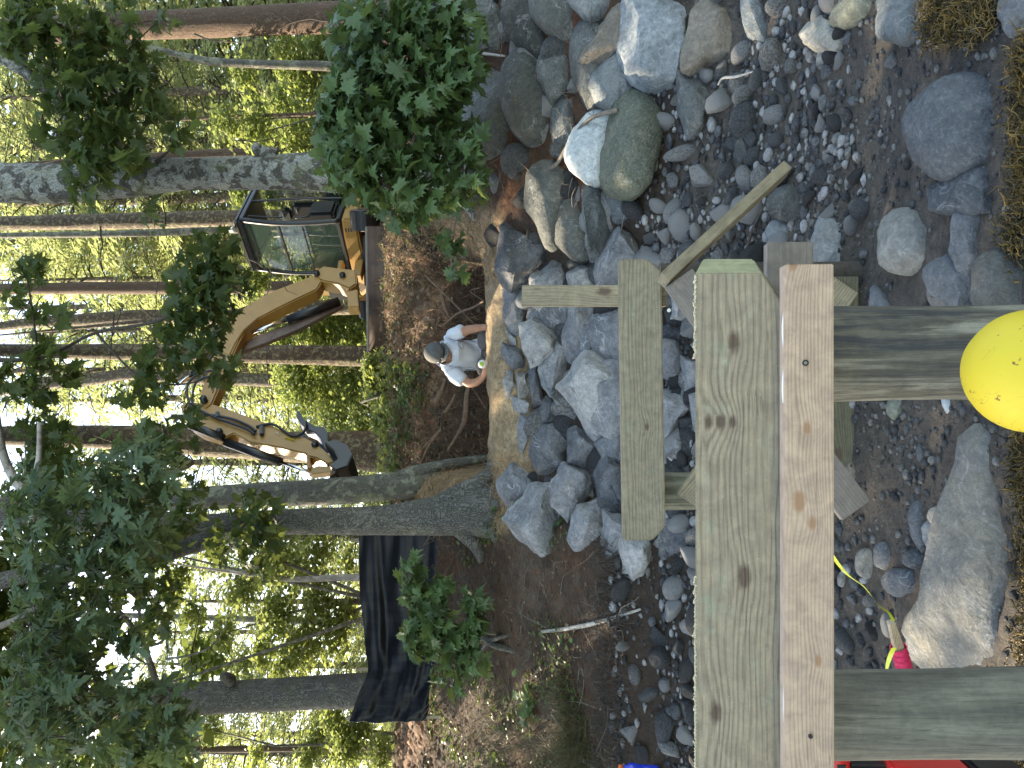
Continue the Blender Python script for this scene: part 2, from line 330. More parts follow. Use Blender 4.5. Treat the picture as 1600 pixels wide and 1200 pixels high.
M['bark_birch'] = m_bark('bark_birch', (.22, .2, .18), (.42, .39, .36), (.6, .58, .55), .4, .5, 2, .3, 0, 10)
M['twig'] = m_simple('twig_bark', (.17, .145, .12), .85, 0, .35, 40, .4)
M['twig_pale'] = m_simple('driftwood', (.36, .34, .31), .85, 0, .3, 40, .4)
M['twig_dark'] = m_simple('dark_twig', (.06, .05, .042), .9, 0, .3, 40, .3)
M['root'] = m_simple('root_bark', (.16, .105, .07), .9, 0, .4, 30, .6)
M['needles_red'] = m_simple('fallen_needles', (.16, .07, .035), .9, 0, .4, 9, 0)
M['dry'] = m_simple('dry_grass', (.30, .22, .13), .9, 0, .3, 5, 0)
M['grass'] = m_leaf('grass_blade', [(.05, .045, .025), (.06, .075, .03), (.12, .11, .055), (.20, .17, .10)], .2)
def m_weed():
    m, n, b = mat_new('rockweed'); r = rnd(n)
    L(n, ramp(n, r, [(0, (.02, .015, .006)), (.4, (.06, .045, .014)), (.75, (.14, .095, .025)), (1, (.30, .18, .04))]), b.inputs['Base Color']); b.inputs['Roughness'].default_value = .4; return m
M['weed'] = m_weed()
M['weeddark'] = m_simple('weed_mat', (.035, .022, .012), .7, 0, .4, 60, .8)

# ------------------------------------------------------------------ GROUND
def soilcol(X, D):
    t = X / np.maximum(D, .3)
    n1 = vnoise(X, D, 1.6, 11); n2 = vnoise(X, D, 5, 12); n3 = vnoise(X, D, 14, 13)
    C = np.zeros(X.shape + (3,)); C[:] = (.088, .079, .069)
    def lay(wgt, col):
        C[:] = C * (1 - wgt[..., None]) + np.array(col) * wgt[..., None]
    lay(ss(.1, .8, n1 + .5 * n2) * .5, (.095, .082, .066))
    lay(ss(4.7, 5.1, D + .2 * n1), (.045, .032, .024))
    left = 1 - ss(-.22, -.17, t); right = ss(.2, .25, t); mid = (1 - left) * (1 - right)
    up = ss(5.2, 5.5, D)
    lay(up * left, (.052, .036, .026)); lay(up * left * ss(0, .5, n2 + n1), (.075, .038, .022)); lay(up * left * ss(.2, .7, -n1 + .6 * n3) * .6, (.11, .085, .062))
    lay(up * right, (.08, .045, .03)); lay(up * right * ss(.0, .4, n2), (.15, .065, .032))
    sand = mid * ss(6.2, 6.45, D + .08 * n2) * (1 - ss(6.98, 7.06, D)); lay(sand, (.33, .245, .15)); lay(sand * ss(-.1, .6, n3), (.40, .31, .20))
    sandl = ss(-.20, -.15, t + .02 * n2) * (1 - ss(-.115, -.085, t + .012 * n3)) * ss(6.2, 6.5, D) * (1 - ss(7.9, 8.6, D + .4 * n2)); lay(sandl, (.34, .23, .13))
    sandr = ss(.135, .165, t + .01 * n3) * (1 - ss(.2, .25, t)) * ss(6.2, 6.5, D) * (1 - ss(7.6, 8.2, D + .4 * n2)); lay(sandr, (.33, .24, .15))
    tr = ss(-.11, -.09, t) * (1 - ss(.14, .165, t)) * ss(7.0, 7.06, D) * (1 - ss(8.25, 8.5, D + .12 * n2)); lay(tr, (.075, .042, .028)); lay(tr * ss(0, .5, n3), (.11, .065, .042))
    bk = ss(8.3, 8.6, D) * (1 - ss(11, 14, D)); lay(bk, (.17, .092, .058)); lay(bk * ss(0, .5, n2 + .4 * n3), (.27, .17, .115)); lay(bk * ss(.25, .7, -n2 + .4 * n3), (.08, .06, .045))
    lay(ss(10.8, 14, D), (.10, .11, .05))
    return C
def build_ground():
    tt = np.concatenate([np.linspace(-1.7, -.62, 60), np.linspace(-.6, .6, 560), np.linspace(.62, 1.7, 60)])
    Ds = np.concatenate([np.linspace(.35, 1.9, 30), np.linspace(1.92, 5, 230), np.linspace(5.015, 9.5, 300), np.linspace(9.53, 12.5, 80), np.geomspace(12.8, 420, 50)])
    T, Dg = np.meshgrid(tt, Ds); X = T * Dg
    Z = height(X, Dg); V = np.stack([X, Dg, Z], -1).reshape(-1, 3)
    nr, nc = len(Ds), len(tt); i = np.arange(nr - 1)[:, None] * nc + np.arange(nc - 1)[None]
    Fc = np.stack([i, i + 1, i + nc + 1, i + nc], -1).reshape(-1, 4)
    o = mesh_np('ground', V, Fc, M['ground']); tag(o, kind='structure', label='shore ground: muddy beach, sandy lip, dug trench and brown bank')
    a = o.data.color_attributes.new('soil', 'FLOAT_COLOR', 'POINT'); c = soilcol(X, Dg).reshape(-1, 3)
    a.data.foreach_set('color', np.concatenate([c, np.ones((len(c), 1))], 1).ravel()); return o
GROUND = build_ground(); ORG[GROUND.name] = Vector((0, 0, 0))
m_, n_, b_ = mat_new('sea_water'); b_.inputs['Base Color'].default_value = (.03, .05, .06, 1); b_.inputs['Roughness'].default_value = .12
bump(n_, b_, tex(n_, 'n', 6, 4), .3, .05)
o = mesh_np('water', [(-400, -400, -1.85), (400, -400, -1.85), (400, .2, -1.85), (-400, .2, -1.85)], [(0, 1, 2, 3)], m_); tag(o, kind='structure')

# ------------------------------------------------------------------ stone builders
def hull_bm(pts):
    bm = bmesh.new()
    for p in pts: bm.verts.new(p)
    r = bmesh.ops.convex_hull(bm, input=bm.verts)
    dele = set(g for g in r['geom_interior'] + r['geom_unused'] if isinstance(g, bmesh.types.BMVert))
    bmesh.ops.delete(bm, geom=list(dele), context='VERTS')
    bmesh.ops.dissolve_limit(bm, angle_limit=.12, verts=bm.verts, edges=bm.edges)
    return bm
def refine(bm, size, angular, seed, cuts=2, amp=1.0):
    if angular:
        try: bmesh.ops.bevel(bm, geom=list(bm.edges), offset=size * .016, segments=1, affect='EDGES', clamp_overlap=True)
        except Exception: pass
    bmesh.ops.triangulate(bm, faces=bm.faces)
    tgt = size * (.13 if angular else .15)
    for _ in range(3):
        e = [e for e in bm.edges if e.calc_length() > tgt]
        if not e or len(bm.faces) > 3500: break
        bmesh.ops.subdivide_edges(bm, edges=e, cuts=1, use_grid_fill=False); bmesh.ops.triangulate(bm, faces=bm.faces)
    e0 = [[f(v.co[a] for v in bm.verts) for f in (min, max)] for a in range(3)]
    if not angular:
        for _ in range(3): bmesh.ops.smooth_vert(bm, verts=bm.verts, factor=.5, use_axis_x=True, use_axis_y=True, use_axis_z=True)
    else:
        for e in bm.edges: e.smooth = True
    e1 = [[f(v.co[a] for v in bm.verts) for f in (min, max)] for a in range(3)]
    for v in bm.verts:                       # smoothing shrinks the stone: bring it back to its measured size
        for a in range(3): v.co[a] = (v.co[a] - e1[a][0]) / max(1e-6, e1[a][1] - e1[a][0]) * (e0[a][1] - e0[a][0]) + e0[a][0]
    bm.normal_update(); sv = Vector((seed * 3.1, seed * 1.7, seed * .9)); k = 1 / size
    for v in bm.verts:
        q = v.co * k; a = noise.noise(q * 2.2 + sv) * .05 + noise.noise(q * 6 + sv) * .026 + noise.noise(q * 14 + sv) * (.018 if angular else .005)
        if angular:
            st = noise.noise(Vector((q.x * .7 + q.z * 3.2, q.y * .8, q.z * 3.5 - q.x * 2)) + sv); a += .05 * (round(st * 5) / 5)
        v.co += v.normal * a * size * amp
def beach_rock(name, poly, mat, thick, angular, seed, flat=.5):
    rs = random.Random(int(seed * 1000)); ring = [hit(x, y) for x, y in poly]; c = sum(ring, Vector()) / len(ring); size = 2 * sum((p - c).length for p in ring) / len(ring)
    lat = px(max(p[1] for p in poly) - min(p[1] for p in poly), c.y); near = min(p.y for p in ring); far = max(p.y for p in ring)
    hgt = min(lat * .42, (far - near) * .36) * thick * flat; fac = max(.45, 1 - 1.25 * hgt / (far - near))
    # the far outline is the top edge standing up from the ground, so the foot lies nearer
    ring = [Vector((p.x * (near + (p.y - near) * fac) / p.y, near + (p.y - near) * fac, 0)) for p in ring]
    for p in ring: p.z = ground(p.x, p.y)
    c = sum(ring, Vector()) / len(ring); pts = []; sh = Vector((0, 0, 0))
    for p in ring:
        pts.append(Vector((p.x, p.y, p.z - .06))); q = c + (p - c) * .97; pts.append(Vector((q.x, q.y, p.z + hgt * rs.uniform(.25, .5))))
        q = c + (p - c) * rs.uniform(.5, .78); pts.append(Vector((q.x, q.y, p.z + hgt * rs.uniform(.8, 1.05))))
    bm = hull_bm([p + sh for p in pts]); refine(bm, min(size, lat * 1.3), angular, seed)
    if angular:
        for e in bm.edges: e.smooth = not (len(e.link_faces) == 2 and e.calc_face_angle(0) > .42)
    o = mesh_bm(name, bm, mat); setorigin(o, c); return o
def px_rock(name, poly, mat, parent, thick=.8, angular=True, D=None, lift=0.0, seed=None, push=None, smoothness=.6):
    """stone whose outline was read off the photograph: own distance, true size and thickness"""
    seed = seed if seed is not None else random.random() * 50; rs = random.Random(int(seed * 1000))
    cx = sum(p[0] for p in poly) / len(poly); cy = sum(p[1] for p in poly) / len(poly)
    g_ = (1.2 if angular else 1.18) if parent else 1.04; poly = [(cx + (x - cx) * g_, cy + (y - cy) * g_) for x, y in poly]
    if D is None: D = hit(cx, cy).y
    rad = sum(math.hypot(p[0] - cx, p[1] - cy) for p in poly) / len(poly); size = px(2 * rad, D); th = size * thick
    if push is None: push = th * .10
    Dm = D + push - lift
    C = P(cx, cy, Dm); d = C.normalized(); pts = []
    for (x, y) in poly:
        pts.append(P(x, y, Dm) + d * (rs.uniform(-.10, .16) * th))
    k = len(poly); offx = rs.uniform(-.22, .22); offy = rs.uniform(-.22, .22)
    nf = 5 if angular else 8
    for i in range(nf):
        a = 6.283 * (i + rs.random() * .7) / nf; s = rs.uniform(.38, .62) if angular else .68
        # point inside outline along direction a
        q = poly[int(i * k / nf) % k]; x = cx + (q[0] - cx) * s + offx * rad; y = cy + (q[1] - cy) * s + offy * rad
        pts.append(P(x, y, Dm) - d * th * (rs.uniform(.2, .55) if angular else .38))
        pts.append(P(cx + (q[0] - cx) * .6, cy + (q[1] - cy) * .6, Dm) + d * th * rs.uniform(.4, .55))
    if not angular: pts.append(P(cx, cy, Dm) - d * th * .5)
    bm = hull_bm(pts); refine(bm, size, angular, seed)
    if angular:
        for e in bm.edges: e.smooth = not (len(e.link_faces) == 2 and e.calc_face_angle(0) > .42)
    o = mesh_bm(name, bm, mat, parent)
    if parent is None: setorigin(o, C)
    return o
ico_cache = {}
def ico(sub):
    if sub not in ico_cache:
        bm = bmesh.new(); bmesh.ops.create_icosphere(bm, subdivisions=sub, radius=1); bm.verts.ensure_lookup_table()
        ico_cache[sub] = (np.array([v.co[:] for v in bm.verts]), np.array([[v.index for v in f.verts] for f in bm.faces])); bm.free()
    return ico_cache[sub]
def cobble_mesh(sub, seed, angular):
    V, Fc = ico(sub); r = random.Random(seed); V = V.copy()
    nrm = []
    for _ in range(11 if angular else 5):
        a = Vector([r.gauss(0, 1) for _ in range(3)]).normalized(); nrm.append((np.array(a), r.uniform(.48, .86) if angular else r.uniform(.8, .97)))
    for a, dd in nrm:
        s = V @ a; k = s > dd; V[k] -= np.outer((s[k] - dd) * (.93 if angular else .75), a)
    sv = Vector((seed * 2.3, seed, 1.1))
    for i in range(len(V)):
        q = Vector(V[i]); V[i] *= 1 + .10 * noise.noise(q * 1.3 + sv) + .035 * noise.noise(q * 4 + sv)
    return V, Fc
COB = [cobble_mesh(3, i, i % 3 != 1) for i in range(16)]
COBL = [cobble_mesh(2, i + 40, i % 3 != 1) for i in range(12)]
PEB = [cobble_mesh(1, i + 70, i % 2 == 0) for i in range(6)]
cob_me = []
for i, (V, Fc) in enumerate(COB):
    me = bpy.data.meshes.new('stone_mesh'); me.from_pydata(V.tolist(), [], Fc.tolist()); me.materials.append(M['cobble'])
    me.polygons.foreach_set('use_smooth', [True] * len(me.polygons)); cob_me.append(me)
def rotmats(n, g=None):
    g = g or rng; q = g.normal(size=(n, 4)); q /= np.linalg.norm(q, axis=1)[:, None]; w_, x, y, z = q.T
    return np.stack([np.stack([1-2*(y*y+z*z), 2*(x*y-z*w_), 2*(x*z+y*w_)], -1), np.stack([2*(x*y+z*w_), 1-2*(x*x+z*z), 2*(y*z-x*w_)], -1), np.stack([2*(x*z-y*w_), 2*(y*z+x*w_), 1-2*(x*x+y*y)], -1)], -2)
def scatter_np(tpls, pos, R, scl):
    """join transformed copies of template meshes; scl (n,3)"""
    Vs, Fs, off = [], [], 0; pick = rng.integers(0, len(tpls), len(pos))
    for k, (V, Fc) in enumerate(tpls):
        s = pick == k
        if not s.any(): continue
        W = np.einsum('nij,nvj->nvi', R[s], V[None] * scl[s][:, None, :]) + pos[s][:, None, :]
        n, nv = W.shape[:2]; Vs.append(W.reshape(-1, 3)); Fs.append((Fc[None] + (np.arange(n) * nv)[:, None, None] + off).reshape(-1, Fc.shape[1])); off += n * nv
    return np.concatenate(Vs), np.concatenate(Fs)

# ------------------------------------------------------------------ RIPRAP (new angular stone wall) read from the photograph
rip = thing('riprap_wall', 'new riprap wall of large blue grey angular stones below the sandy lip', 'rock wall', P(960, 640, 5.4))
RIP = [
 [(787,358),(806,353),(822,360),(839,368),(858,383),(855,407),(834,420),(828,440),(800,449),(789,440),(778,417),(782,386)],
 [(861,402),(870,394),(880,398),(891,422),(892,444),(882,470),(834,466),(834,436),(846,414)],
 [(891,428),(910,417),(936,408),(946,430),(940,462),(896,466)],
 [(966,342),(990,350),(1010,362),(1022,385),(1024,415),(1014,446),(970,456),(940,440),(936,425),(945,395),(955,365)],
 [(789,442),(816,446),(828,478),(824,506),(811,528),(798,516),(788,500)],
 [(792,514),(812,526),(811,542),(798,540)],
 [(788,539),(814,544),(826,560),(830,574),(802,577),(786,552)],
 [(832,466),(888,466),(892,516),(874,529),(858,508),(830,498)],
 [(890,476),(918,470),(940,480),(932,496),(928,520),(930,548),(918,556),(906,566),(892,556),(884,532),(888,510)],
 [(816,510),(832,501),(856,504),(869,526),(867,548),(856,564),(830,571),(820,542)],
 [(870,528),(884,538),(902,566),(880,608),(860,614),(848,600),(845,576),(856,560)],
 [(858,610),(878,604),(899,640),(894,653),(880,648),(872,630)],
 [(928,492),(946,486),(966,474),(1000,486),(1010,540),(985,572),(946,566),(930,548),(925,520)],
 [(880,606),(910,562),(922,554),(950,560),(990,575),(1000,640),(956,664),(945,684),(930,682),(905,642)],
 [(916,600),(936,570),(966,572),(1012,610),(990,668),(955,682),(936,664),(917,640)],
 [(796,580),(808,582),(812,608),(794,622),(788,596)],
 [(810,586),(826,584),(830,626),(812,625)],
 [(826,583),(840,573),(848,600),(850,636),(832,638),(828,600)],
 [(800,620),(830,626),(831,642),(820,648),(806,640)],
 [(850,626),(864,616),(878,640),(879,652),(854,662),(840,656)],
 [(813,650),(832,652),(837,664),(828,684),(817,706),(811,690)],
 [(840,664),(882,654),(898,668),(891,690),(888,716),(868,738),(846,733),(831,708),(837,680)],
 [(890,676),(902,668),(930,681),(938,700),(945,716),(935,743),(910,739),(887,729),(888,700)],
 [(936,694),(970,674),(1004,690),(1000,740),(966,730),(946,714)],
 [(780,750),(802,728),(830,727),(853,742),(843,760),(822,789),(798,788),(784,772)],
 [(862,760),(882,729),(920,739),(937,758),(918,782),(888,811),(866,786)],
 [(830,768),(858,759),(872,782),(890,808),(898,825),(880,856),(842,866),(818,842),(792,810),(815,795)],
 [(905,795),(936,783),(946,798),(960,835),(956,862),(942,873),(900,856),(891,842),(898,820)],
 [(938,730),(950,713),(980,726),(1010,780),(985,818),(962,816),(937,795)],
 [(943,800),(975,812),(1004,850),(975,866),(950,871),(958,840)],
 [(970,836),(1014,845),(1022,875),(1003,901),(990,905),(974,892)],
 [(1030,613),(1067,609),(1080,630),(1065,667),(1034,690)],
 [(1036,533),(1060,532),(1074,560),(1060,592),(1036,582)],
 [(1042,677),(1067,672),(1086,684),(1054,732),(1040,716)],
 [(1020,700),(1046,730),(1040,775),(1004,770),(1000,720)],
 [(1010,480),(1040,484),(1048,520),(1034,548),(1004,540)],
 [(1040,826),(1066,822),(1084,838),(1074,868),(1046,866),(1036,846)],
 [(1030,790),(1058,792),(1064,826),(1036,832),(1020,810)],
 [(1000,560),(1034,570),(1040,612),(1010,616)],
 [(1066,560),(1100,566),(1104,610),(1072,606)], [(1080,620),(1120,610),(1130,660),(1088,672)], [(1056,452),(1086,462),(1090,500),(1050,496)],
]
PALE = {6, 16, 17, 32}
for i, poly in enumerate(RIP):
    th = 1.0 if i not in (16, 17) else 1.6
    px_rock('stone', poly, M['riprap_pale'] if i in PALE else M['riprap'], rip, th, i != 32, seed=i + .37, push=(-.10 if i in (13, 14, 25, 9) else .02))
# dark filler stones set deeper between them
for i in range(130):
    x = random.uniform(835, 1090); y = random.uniform(390, 850)
    h = hit(x, y); me = random.choice(cob_me); o = bpy.data.objects.new('stone', me); COL.objects.link(o); o.parent = rip
    s = random.uniform(.09, .19); o.location = h - ORG[rip.name] + h.normalized() * .07; o.scale = (s, s * random.uniform(.7, 1.1), s * random.uniform(.6, .9)); o.rotation_euler = [random.uniform(0, 6.28) for _ in range(3)]

# ------------------------------------------------------------------ OLD BOULDER WALL on the right of the place (top of the picture)
bw = thing('boulder_wall', 'old wall of big rounded grey and olive boulders beside the lichen covered trunk', 'rock wall', P(960, 150, 5.4))
BW = [
 ('boulder_lichen', [(732,6),(750,-8),(776,-10),(790,12),(789,40),(797,80),(742,84),(723,50)], 0),
 ('boulder_dark', [(788,18),(812,-14),(836,-14),(843,34),(853,60),(849,80),(842,100),(824,80),(794,48)], 0),
 ('boulder_dark', [(830,-14),(890,-14),(913,30),(899,68),(876,67),(855,46),(838,30)], 0),
 ('boulder_dark', [(768,112),(796,94),(800,150),(806,206),(780,232),(744,240),(712,212),(738,168),(752,136)], 0),
 ('boulder_dark', [(796,100),(820,84),(840,95),(857,140),(862,180),(859,216),(840,227),(812,209),(795,176),(786,140)], 0),
 ('boulder_lichen', [(845,90),(864,78),(894,73),(897,104),(889,138),(862,163),(843,116)], 0),
 ('boulder_grey', [(862,174),(874,149),(901,149),(908,180),(897,206),(879,237),(864,233)], 1),
 ('boulder_dark', [(896,60),(917,28),(936,36),(934,90),(944,120),(938,165),(915,167),(897,120)], 0),
 ('boulder_grey', [(888,-14),(966,-14),(963,18),(930,39),(905,18)], 0),
 ('boulder_brown', [(908,91),(943,35),(967,-4),(986,-12),(984,68),(940,98)], 1),
 ('boulder_grey', [(927,133),(948,97),(980,75),(1004,120),(998,147),(967,171),(940,164)], 0),
 ('boulder_stripe', [(980,-14),(1094,-14),(1088,40),(1067,120),(1045,141),(1030,148),(1006,137),(984,110),(977,70)], 1),
 ('boulder_brown', [(1085,25),(1112,-14),(1162,-14),(1171,50),(1156,95),(1118,118),(1074,98),(1077,66)], 1),
 ('boulder_grey', [(1163,-12),(1206,-12),(1212,60),(1195,72),(1174,52),(1161,30)], 1),
 ('boulder_white', [(888,245),(903,205),(925,182),(958,175),(966,200),(955,255),(946,283),(925,284),(895,264)], 0),
 ('boulder_green', [(944,285),(945,240),(960,175),(985,149),(1010,152),(1025,175),(1023,220),(1006,285),(985,308),(960,301)], 0),
 ('boulder_dark', [(832,276),(852,259),(880,261),(890,284),(881,316),(871,342),(868,381),(854,377),(840,345),(823,312)], 0),
 ('boulder_dark', [(869,350),(876,325),(895,304),(919,318),(924,360),(925,398),(908,408),(890,399),(873,378)], 0),
 ('boulder_grey', [(913,298),(945,283),(954,300),(966,350),(946,397),(924,399),(918,350)], 1),
 ('boulder_grey', [(947,297),(980,309),(992,350),(962,345)], 0),
 ('boulder_dark', [(1062,115),(1100,118),(1122,150),(1108,200),(1076,212),(1062,170)], 1),
 ('boulder_dark', [(1145,196),(1168,194),(1180,230),(1170,262),(1148,250)], 1),
]
for i, (mk, poly, ang) in enumerate(BW):
    px_rock('boulder', poly, M[mk], bw, .9, bool(ang), seed=100 + i * .61, push=(-.06 if i in (14, 15) else .04))

for i in range(46):
    x = random.uniform(745, 975); y = random.uniform(-15, 370); h = hit(x, y); o = bpy.data.objects.new('boulder', random.choice(cob_me)); COL.objects.link(o); o.parent = bw
    s = random.uniform(.10, .19); o.location = h - ORG[bw.name] + h.normalized() * .07; o.scale = (s, s * random.uniform(.7, 1.1), s * random.uniform(.6, .9)); o.rotation_euler = [random.uniform(0, 6.28) for _ in range(3)]
# ------------------------------------------------------------------ BIG STONES LYING ON THE BEACH
def ell(x, y, rx, ry, a=0, k=9, j=.1):
    r = random.Random(int(x * 7 + y)); c, s = math.cos(math.radians(a)), math.sin(math.radians(a)); out = []
    for i in range(k):
        q = 6.283 * i / k; m = 1 + r.uniform(-j, j); u, v = rx * m * math.cos(q), ry * m * math.sin(q); out.append((x + u * c - v * s, y + u * s + v * c))
    return out
BIG = [
 ('large dark smooth boulder beside the brown seaweed, biggest stone on the beach', 'beachrock', [(1423,160),(1460,127),(1500,104),(1533,110),(1541,187),(1551,240),(1517,277),(1467,294),(1440,257),(1419,213)], 0, .8),
 ('grey slab tucked under the large dark beach boulder', 'beachrock', [(1447,290),(1517,275),(1550,258),(1551,328),(1530,332),(1493,339),(1450,330)], 1, .7),
 ('leaning dark slab on the seaward side of the cream stone', 'beachrock', [(1500,318),(1535,325),(1531,400),(1505,440),(1482,402)], 1, .8),
 ('cream white rounded stone alone on the dark mud', 'cream', [(1370,340),(1395,323),(1420,327),(1448,365),(1449,400),(1430,426),(1400,434),(1383,420),(1369,390)], 0, .8),
 ('upright grey oval stone with a blunt top near the light board', 'boulder_grey', [(1273,332),(1287,326),(1310,355),(1319,400),(1311,427),(1290,428),(1275,402)], 0, .7),
 ('round near black stone at the foot of the leaning timber', 'boulder_dark', ell(1225, 319, 26, 33), 0, .9),
 ('small green grey round stone beside the near black stone', 'boulder_grey', ell(1214, 361, 18, 20), 0, .8),
 ('pale angular stone next to the long mossy green stone', 'cream', [(1247,50),(1280,24),(1300,40),(1321,52),(1318,78),(1285,84),(1262,74)], 1, .8),
 ('long mossy green stone with a pale top edge', 'boulder_green', [(1293,28),(1318,2),(1340,-14),(1374,-10),(1350,30),(1325,46),(1300,42)], 0, .8),
 ('big mottled grey boulder at the far end of the beach by the seaweed', 'boulder_grey', [(1366,20),(1372,-20),(1430,-20),(1440,20),(1436,58),(1412,76),(1380,66)], 0, .8),
 ('dark flat stone among the seaweed at the corner of the beach', 'beachrock', [(1558,-12),(1612,-12),(1612,60),(1585,66),(1566,40)], 0, .6),
 ('dark round boulder touching the seaward side of the middle piling', 'boulder_dark', [(1513,440),(1525,396),(1555,381),(1590,392),(1604,430),(1600,490),(1512,492)], 0, .9),
 ('blue grey angular block lodged between piling and leaning slab', 'beachrock', [(1449,412),(1480,398),(1520,422),(1515,486),(1450,486)], 1, .9),
 ('small pointed dark stone at the edge of the middle piling', 'beachrock', [(1357,486),(1364,442),(1384,458),(1397,486)], 1, .8),
 ('huge long pale ledge rock with rusty patches between the two pilings', 'ledge', [(1521,666),(1533,672),(1558,740),(1568,800),(1562,880),(1541,960),(1545,1000),(1552,1062),(1436,1066),(1418,1035),(1414,1008),(1429,966),(1453,908),(1475,860),(1500,800),(1512,780),(1510,720)], 0, .22),
 ('flat grey brown stone, largest of the cluster uphill of the ledge rock', 'beachrock', [(1375,905),(1395,888),(1425,890),(1434,905),(1428,925),(1405,932),(1385,928)], 0, .8),
 ('white and grey egg shaped stone lying on a longer dark stone', 'cream', ell(1465, 805, 18, 17), 0, .8),
 ('grey green oval stone below the white egg shaped stone', 'boulder_grey', ell(1454, 833, 11, 25), 0, .7),
 ('long thin dark stone under the white egg shaped stone', 'beachrock', [(1420,790),(1432,778),(1444,800),(1444,840),(1450,866),(1432,855),(1422,825)], 0, .7),
 ('two toned round stone north of the flat grey brown stone', 'beachrock', ell(1379, 868, 14, 24), 0, .8),
 ('pale pointed stone with a sunlit edge near the yellow line', 'cream', ell(1352, 878, 11, 27, 12), 0, .8),
 ('brown pointed stone close to the light board', 'boulder_brown', ell(1328, 746, 11, 24), 0, .8),
 ('rusty grey stone half buried beside the middle piling', 'boulder_green', [(1385,622),(1414,622),(1411,645),(1396,658),(1386,648)], 0, .7),
 ('white streaked wedge stone beside the middle piling nearest the float', 'boulder_white', [(1470,620),(1489,620),(1487,640),(1481,648)], 1, .7),
 ('grey round stone standing above the flat grey brown stone', 'beachrock', ell(1428, 874, 15, 17), 0, .8),
]
for lab, mk, poly, ang, th in BIG:
    nm = 'boulder' if max(p[0] for p in poly) - min(p[0] for p in poly) > 60 or max(p[1] for p in poly) - min(p[1] for p in poly) > 60 else 'stone'
    o = beach_rock(nm, poly, M[mk], th, bool(ang), poly[0][0] * .13, 1.0 if mk != 'ledge' else 1.4); tag(o, lab, nm)

# ------------------------------------------------------------------ COBBLES, PEBBLES: 300 largest are parts of the ground, the rest is stuff
taken = []   # (x,y,r) in picture pixels of hand-placed stones
for poly in RIP + [b[1] for b in BW] + [b[2] for b in BIG]:
    cx = sum(p[0] for p in poly) / len(poly); cy = sum(p[1] for p in poly) / len(poly); taken.append((poly, cx, cy))
def inside(x, y, grow=0):
    for poly, cx, cy in taken:
        c = False; j = len(poly) - 1
        for i in range(len(poly)):
            xi, yi = poly[i]; xj, yj = poly[j]
            if (yi > y) != (yj > y) and x < (xj - xi) * (y - yi) / (yj - yi + 1e-9) + xi: c = not c
            j = i
        if c: return True
    return False
def cob_density(X, D):
    t = X / D
    toe = ss(4.2, 4.6, D) * (1 - ss(5.2, 5.35, D)) * 1.0            # foot of the walls
    leftp = (1 - ss(-.2, -.12, t)) * ss(4.45, 4.65, D) * (1 - ss(5.3, 5.42, D))
    right = ss(.16, .24, t) * ss(3.3, 4.2, D) * (1 - ss(5.0, 5.2, D)) * .5
    n = vnoise(X, D, 1.2, 21)
    base = .02 + .28 * np.clip(n - .1, 0, 1)
    return np.maximum.reduce([toe * (1 - .0 * t), leftp, right, base * (1 - ss(4.3, 4.5, D))])
cells = {}
def place(n_try, rmin, rmax, dlo, dhi, power=2.0, dens=None, over=.85):
    out = []
    for _ in range(n_try):
        D = random.uniform(dlo, dhi); t = random.uniform(-.62, .62) ; X = t * D
        if random.random() > D / dhi: continue
        if dens is not None and random.random() > float(dens(np.array([X]), np.array([D]))[0]): continue
        r = rmin + (rmax - rmin) * random.random() ** power
        k = (int(X / .2), int(D / .2)); ok = True
        for a in (-1, 0, 1):
            for b in (-1, 0, 1):
                for (x2, d2, r2) in cells.get((k[0] + a, k[1] + b), ()):
                    if (x2 - X) ** 2 + (d2 - D) ** 2 < ((r + r2) * over) ** 2: ok = False; break
                if not ok: break
            if not ok: break
        if not ok: continue
        z = ground(X, D); v = Vector((X, D, z)); loc = v
        # picture position, to keep clear of the traced stones
        q = loc / (loc.dot(F)); xx = 800 - F_PX * q.dot(UU); yy = 600 - F_PX * q.dot(RR)
        if inside(xx, yy): continue
        cells.setdefault(k, []).append((X, D, r)); out.append((X, D, z, r))
    return out
cb = place(2200, .06, .115, 4.2, 5.3, 1.5, cob_density, .72) + place(26000, .026, .060, 3.5, 5.35, 1.7, cob_density, .72) + place(12000, .025, .06, 4.75, 5.42, 1.3, lambda X, D: (X < -.9) * cob_density(X, D), .7) + place(30000, .014, .028, 4.0, 5.35, 1.3, lambda X, D: cob_density(X, D) - .15, .72) + place(3200, .018, .05, 1.7, 4.5, 2.6, cob_density, .95)
def roundness(): return (random.uniform(.85, 1.25), random.uniform(.55, .95), random.uniform(.45, .8))
cb.sort(key=lambda c: -c[3] / c[1])
for (X, D, z, r) in cb[:300]:
    me = random.choice(cob_me); o = bpy.data.objects.new('stone', me); COL.objects.link(o); o.parent = GROUND
    s = roundness(); o.scale = [r * q * 1.15 for q in s]; o.location = (X, D, z + r * .18); o.rotation_euler = (random.gauss(0, .5), random.gauss(0, .5), random.uniform(0, 6.28))
rest = cb[300:]
def join_stones(name, lst, tpls, mat, sink=.15):
    n = len(lst); A = np.array(lst); pos = A[:, :3].copy(); pos[:, 2] += A[:, 3] * sink
    sc = np.stack([A[:, 3] * 1.15, A[:, 3] * rng.uniform(.65, 1, n), A[:, 3] * rng.uniform(.45, .8, n)], -1)
    yaw = rng.uniform(0, 6.28, n); c, s = np.cos(yaw), np.sin(yaw); tl = rotmats(n)
    Rz = np.zeros((n, 3, 3)); Rz[:, 0, 0] = c; Rz[:, 0, 1] = -s; Rz[:, 1, 0] = s; Rz[:, 1, 1] = c; Rz[:, 2, 2] = 1
    V, Fc = scatter_np(tpls, pos, Rz, sc); o = mesh_np(name, V, Fc, mat); return o
if rest:
    tag(join_stones('cobbles', rest, COBL, M['cobble']), 'mixed smaller grey cobbles packed on the beach and along the wall foot', 'cobbles', kind='stuff')
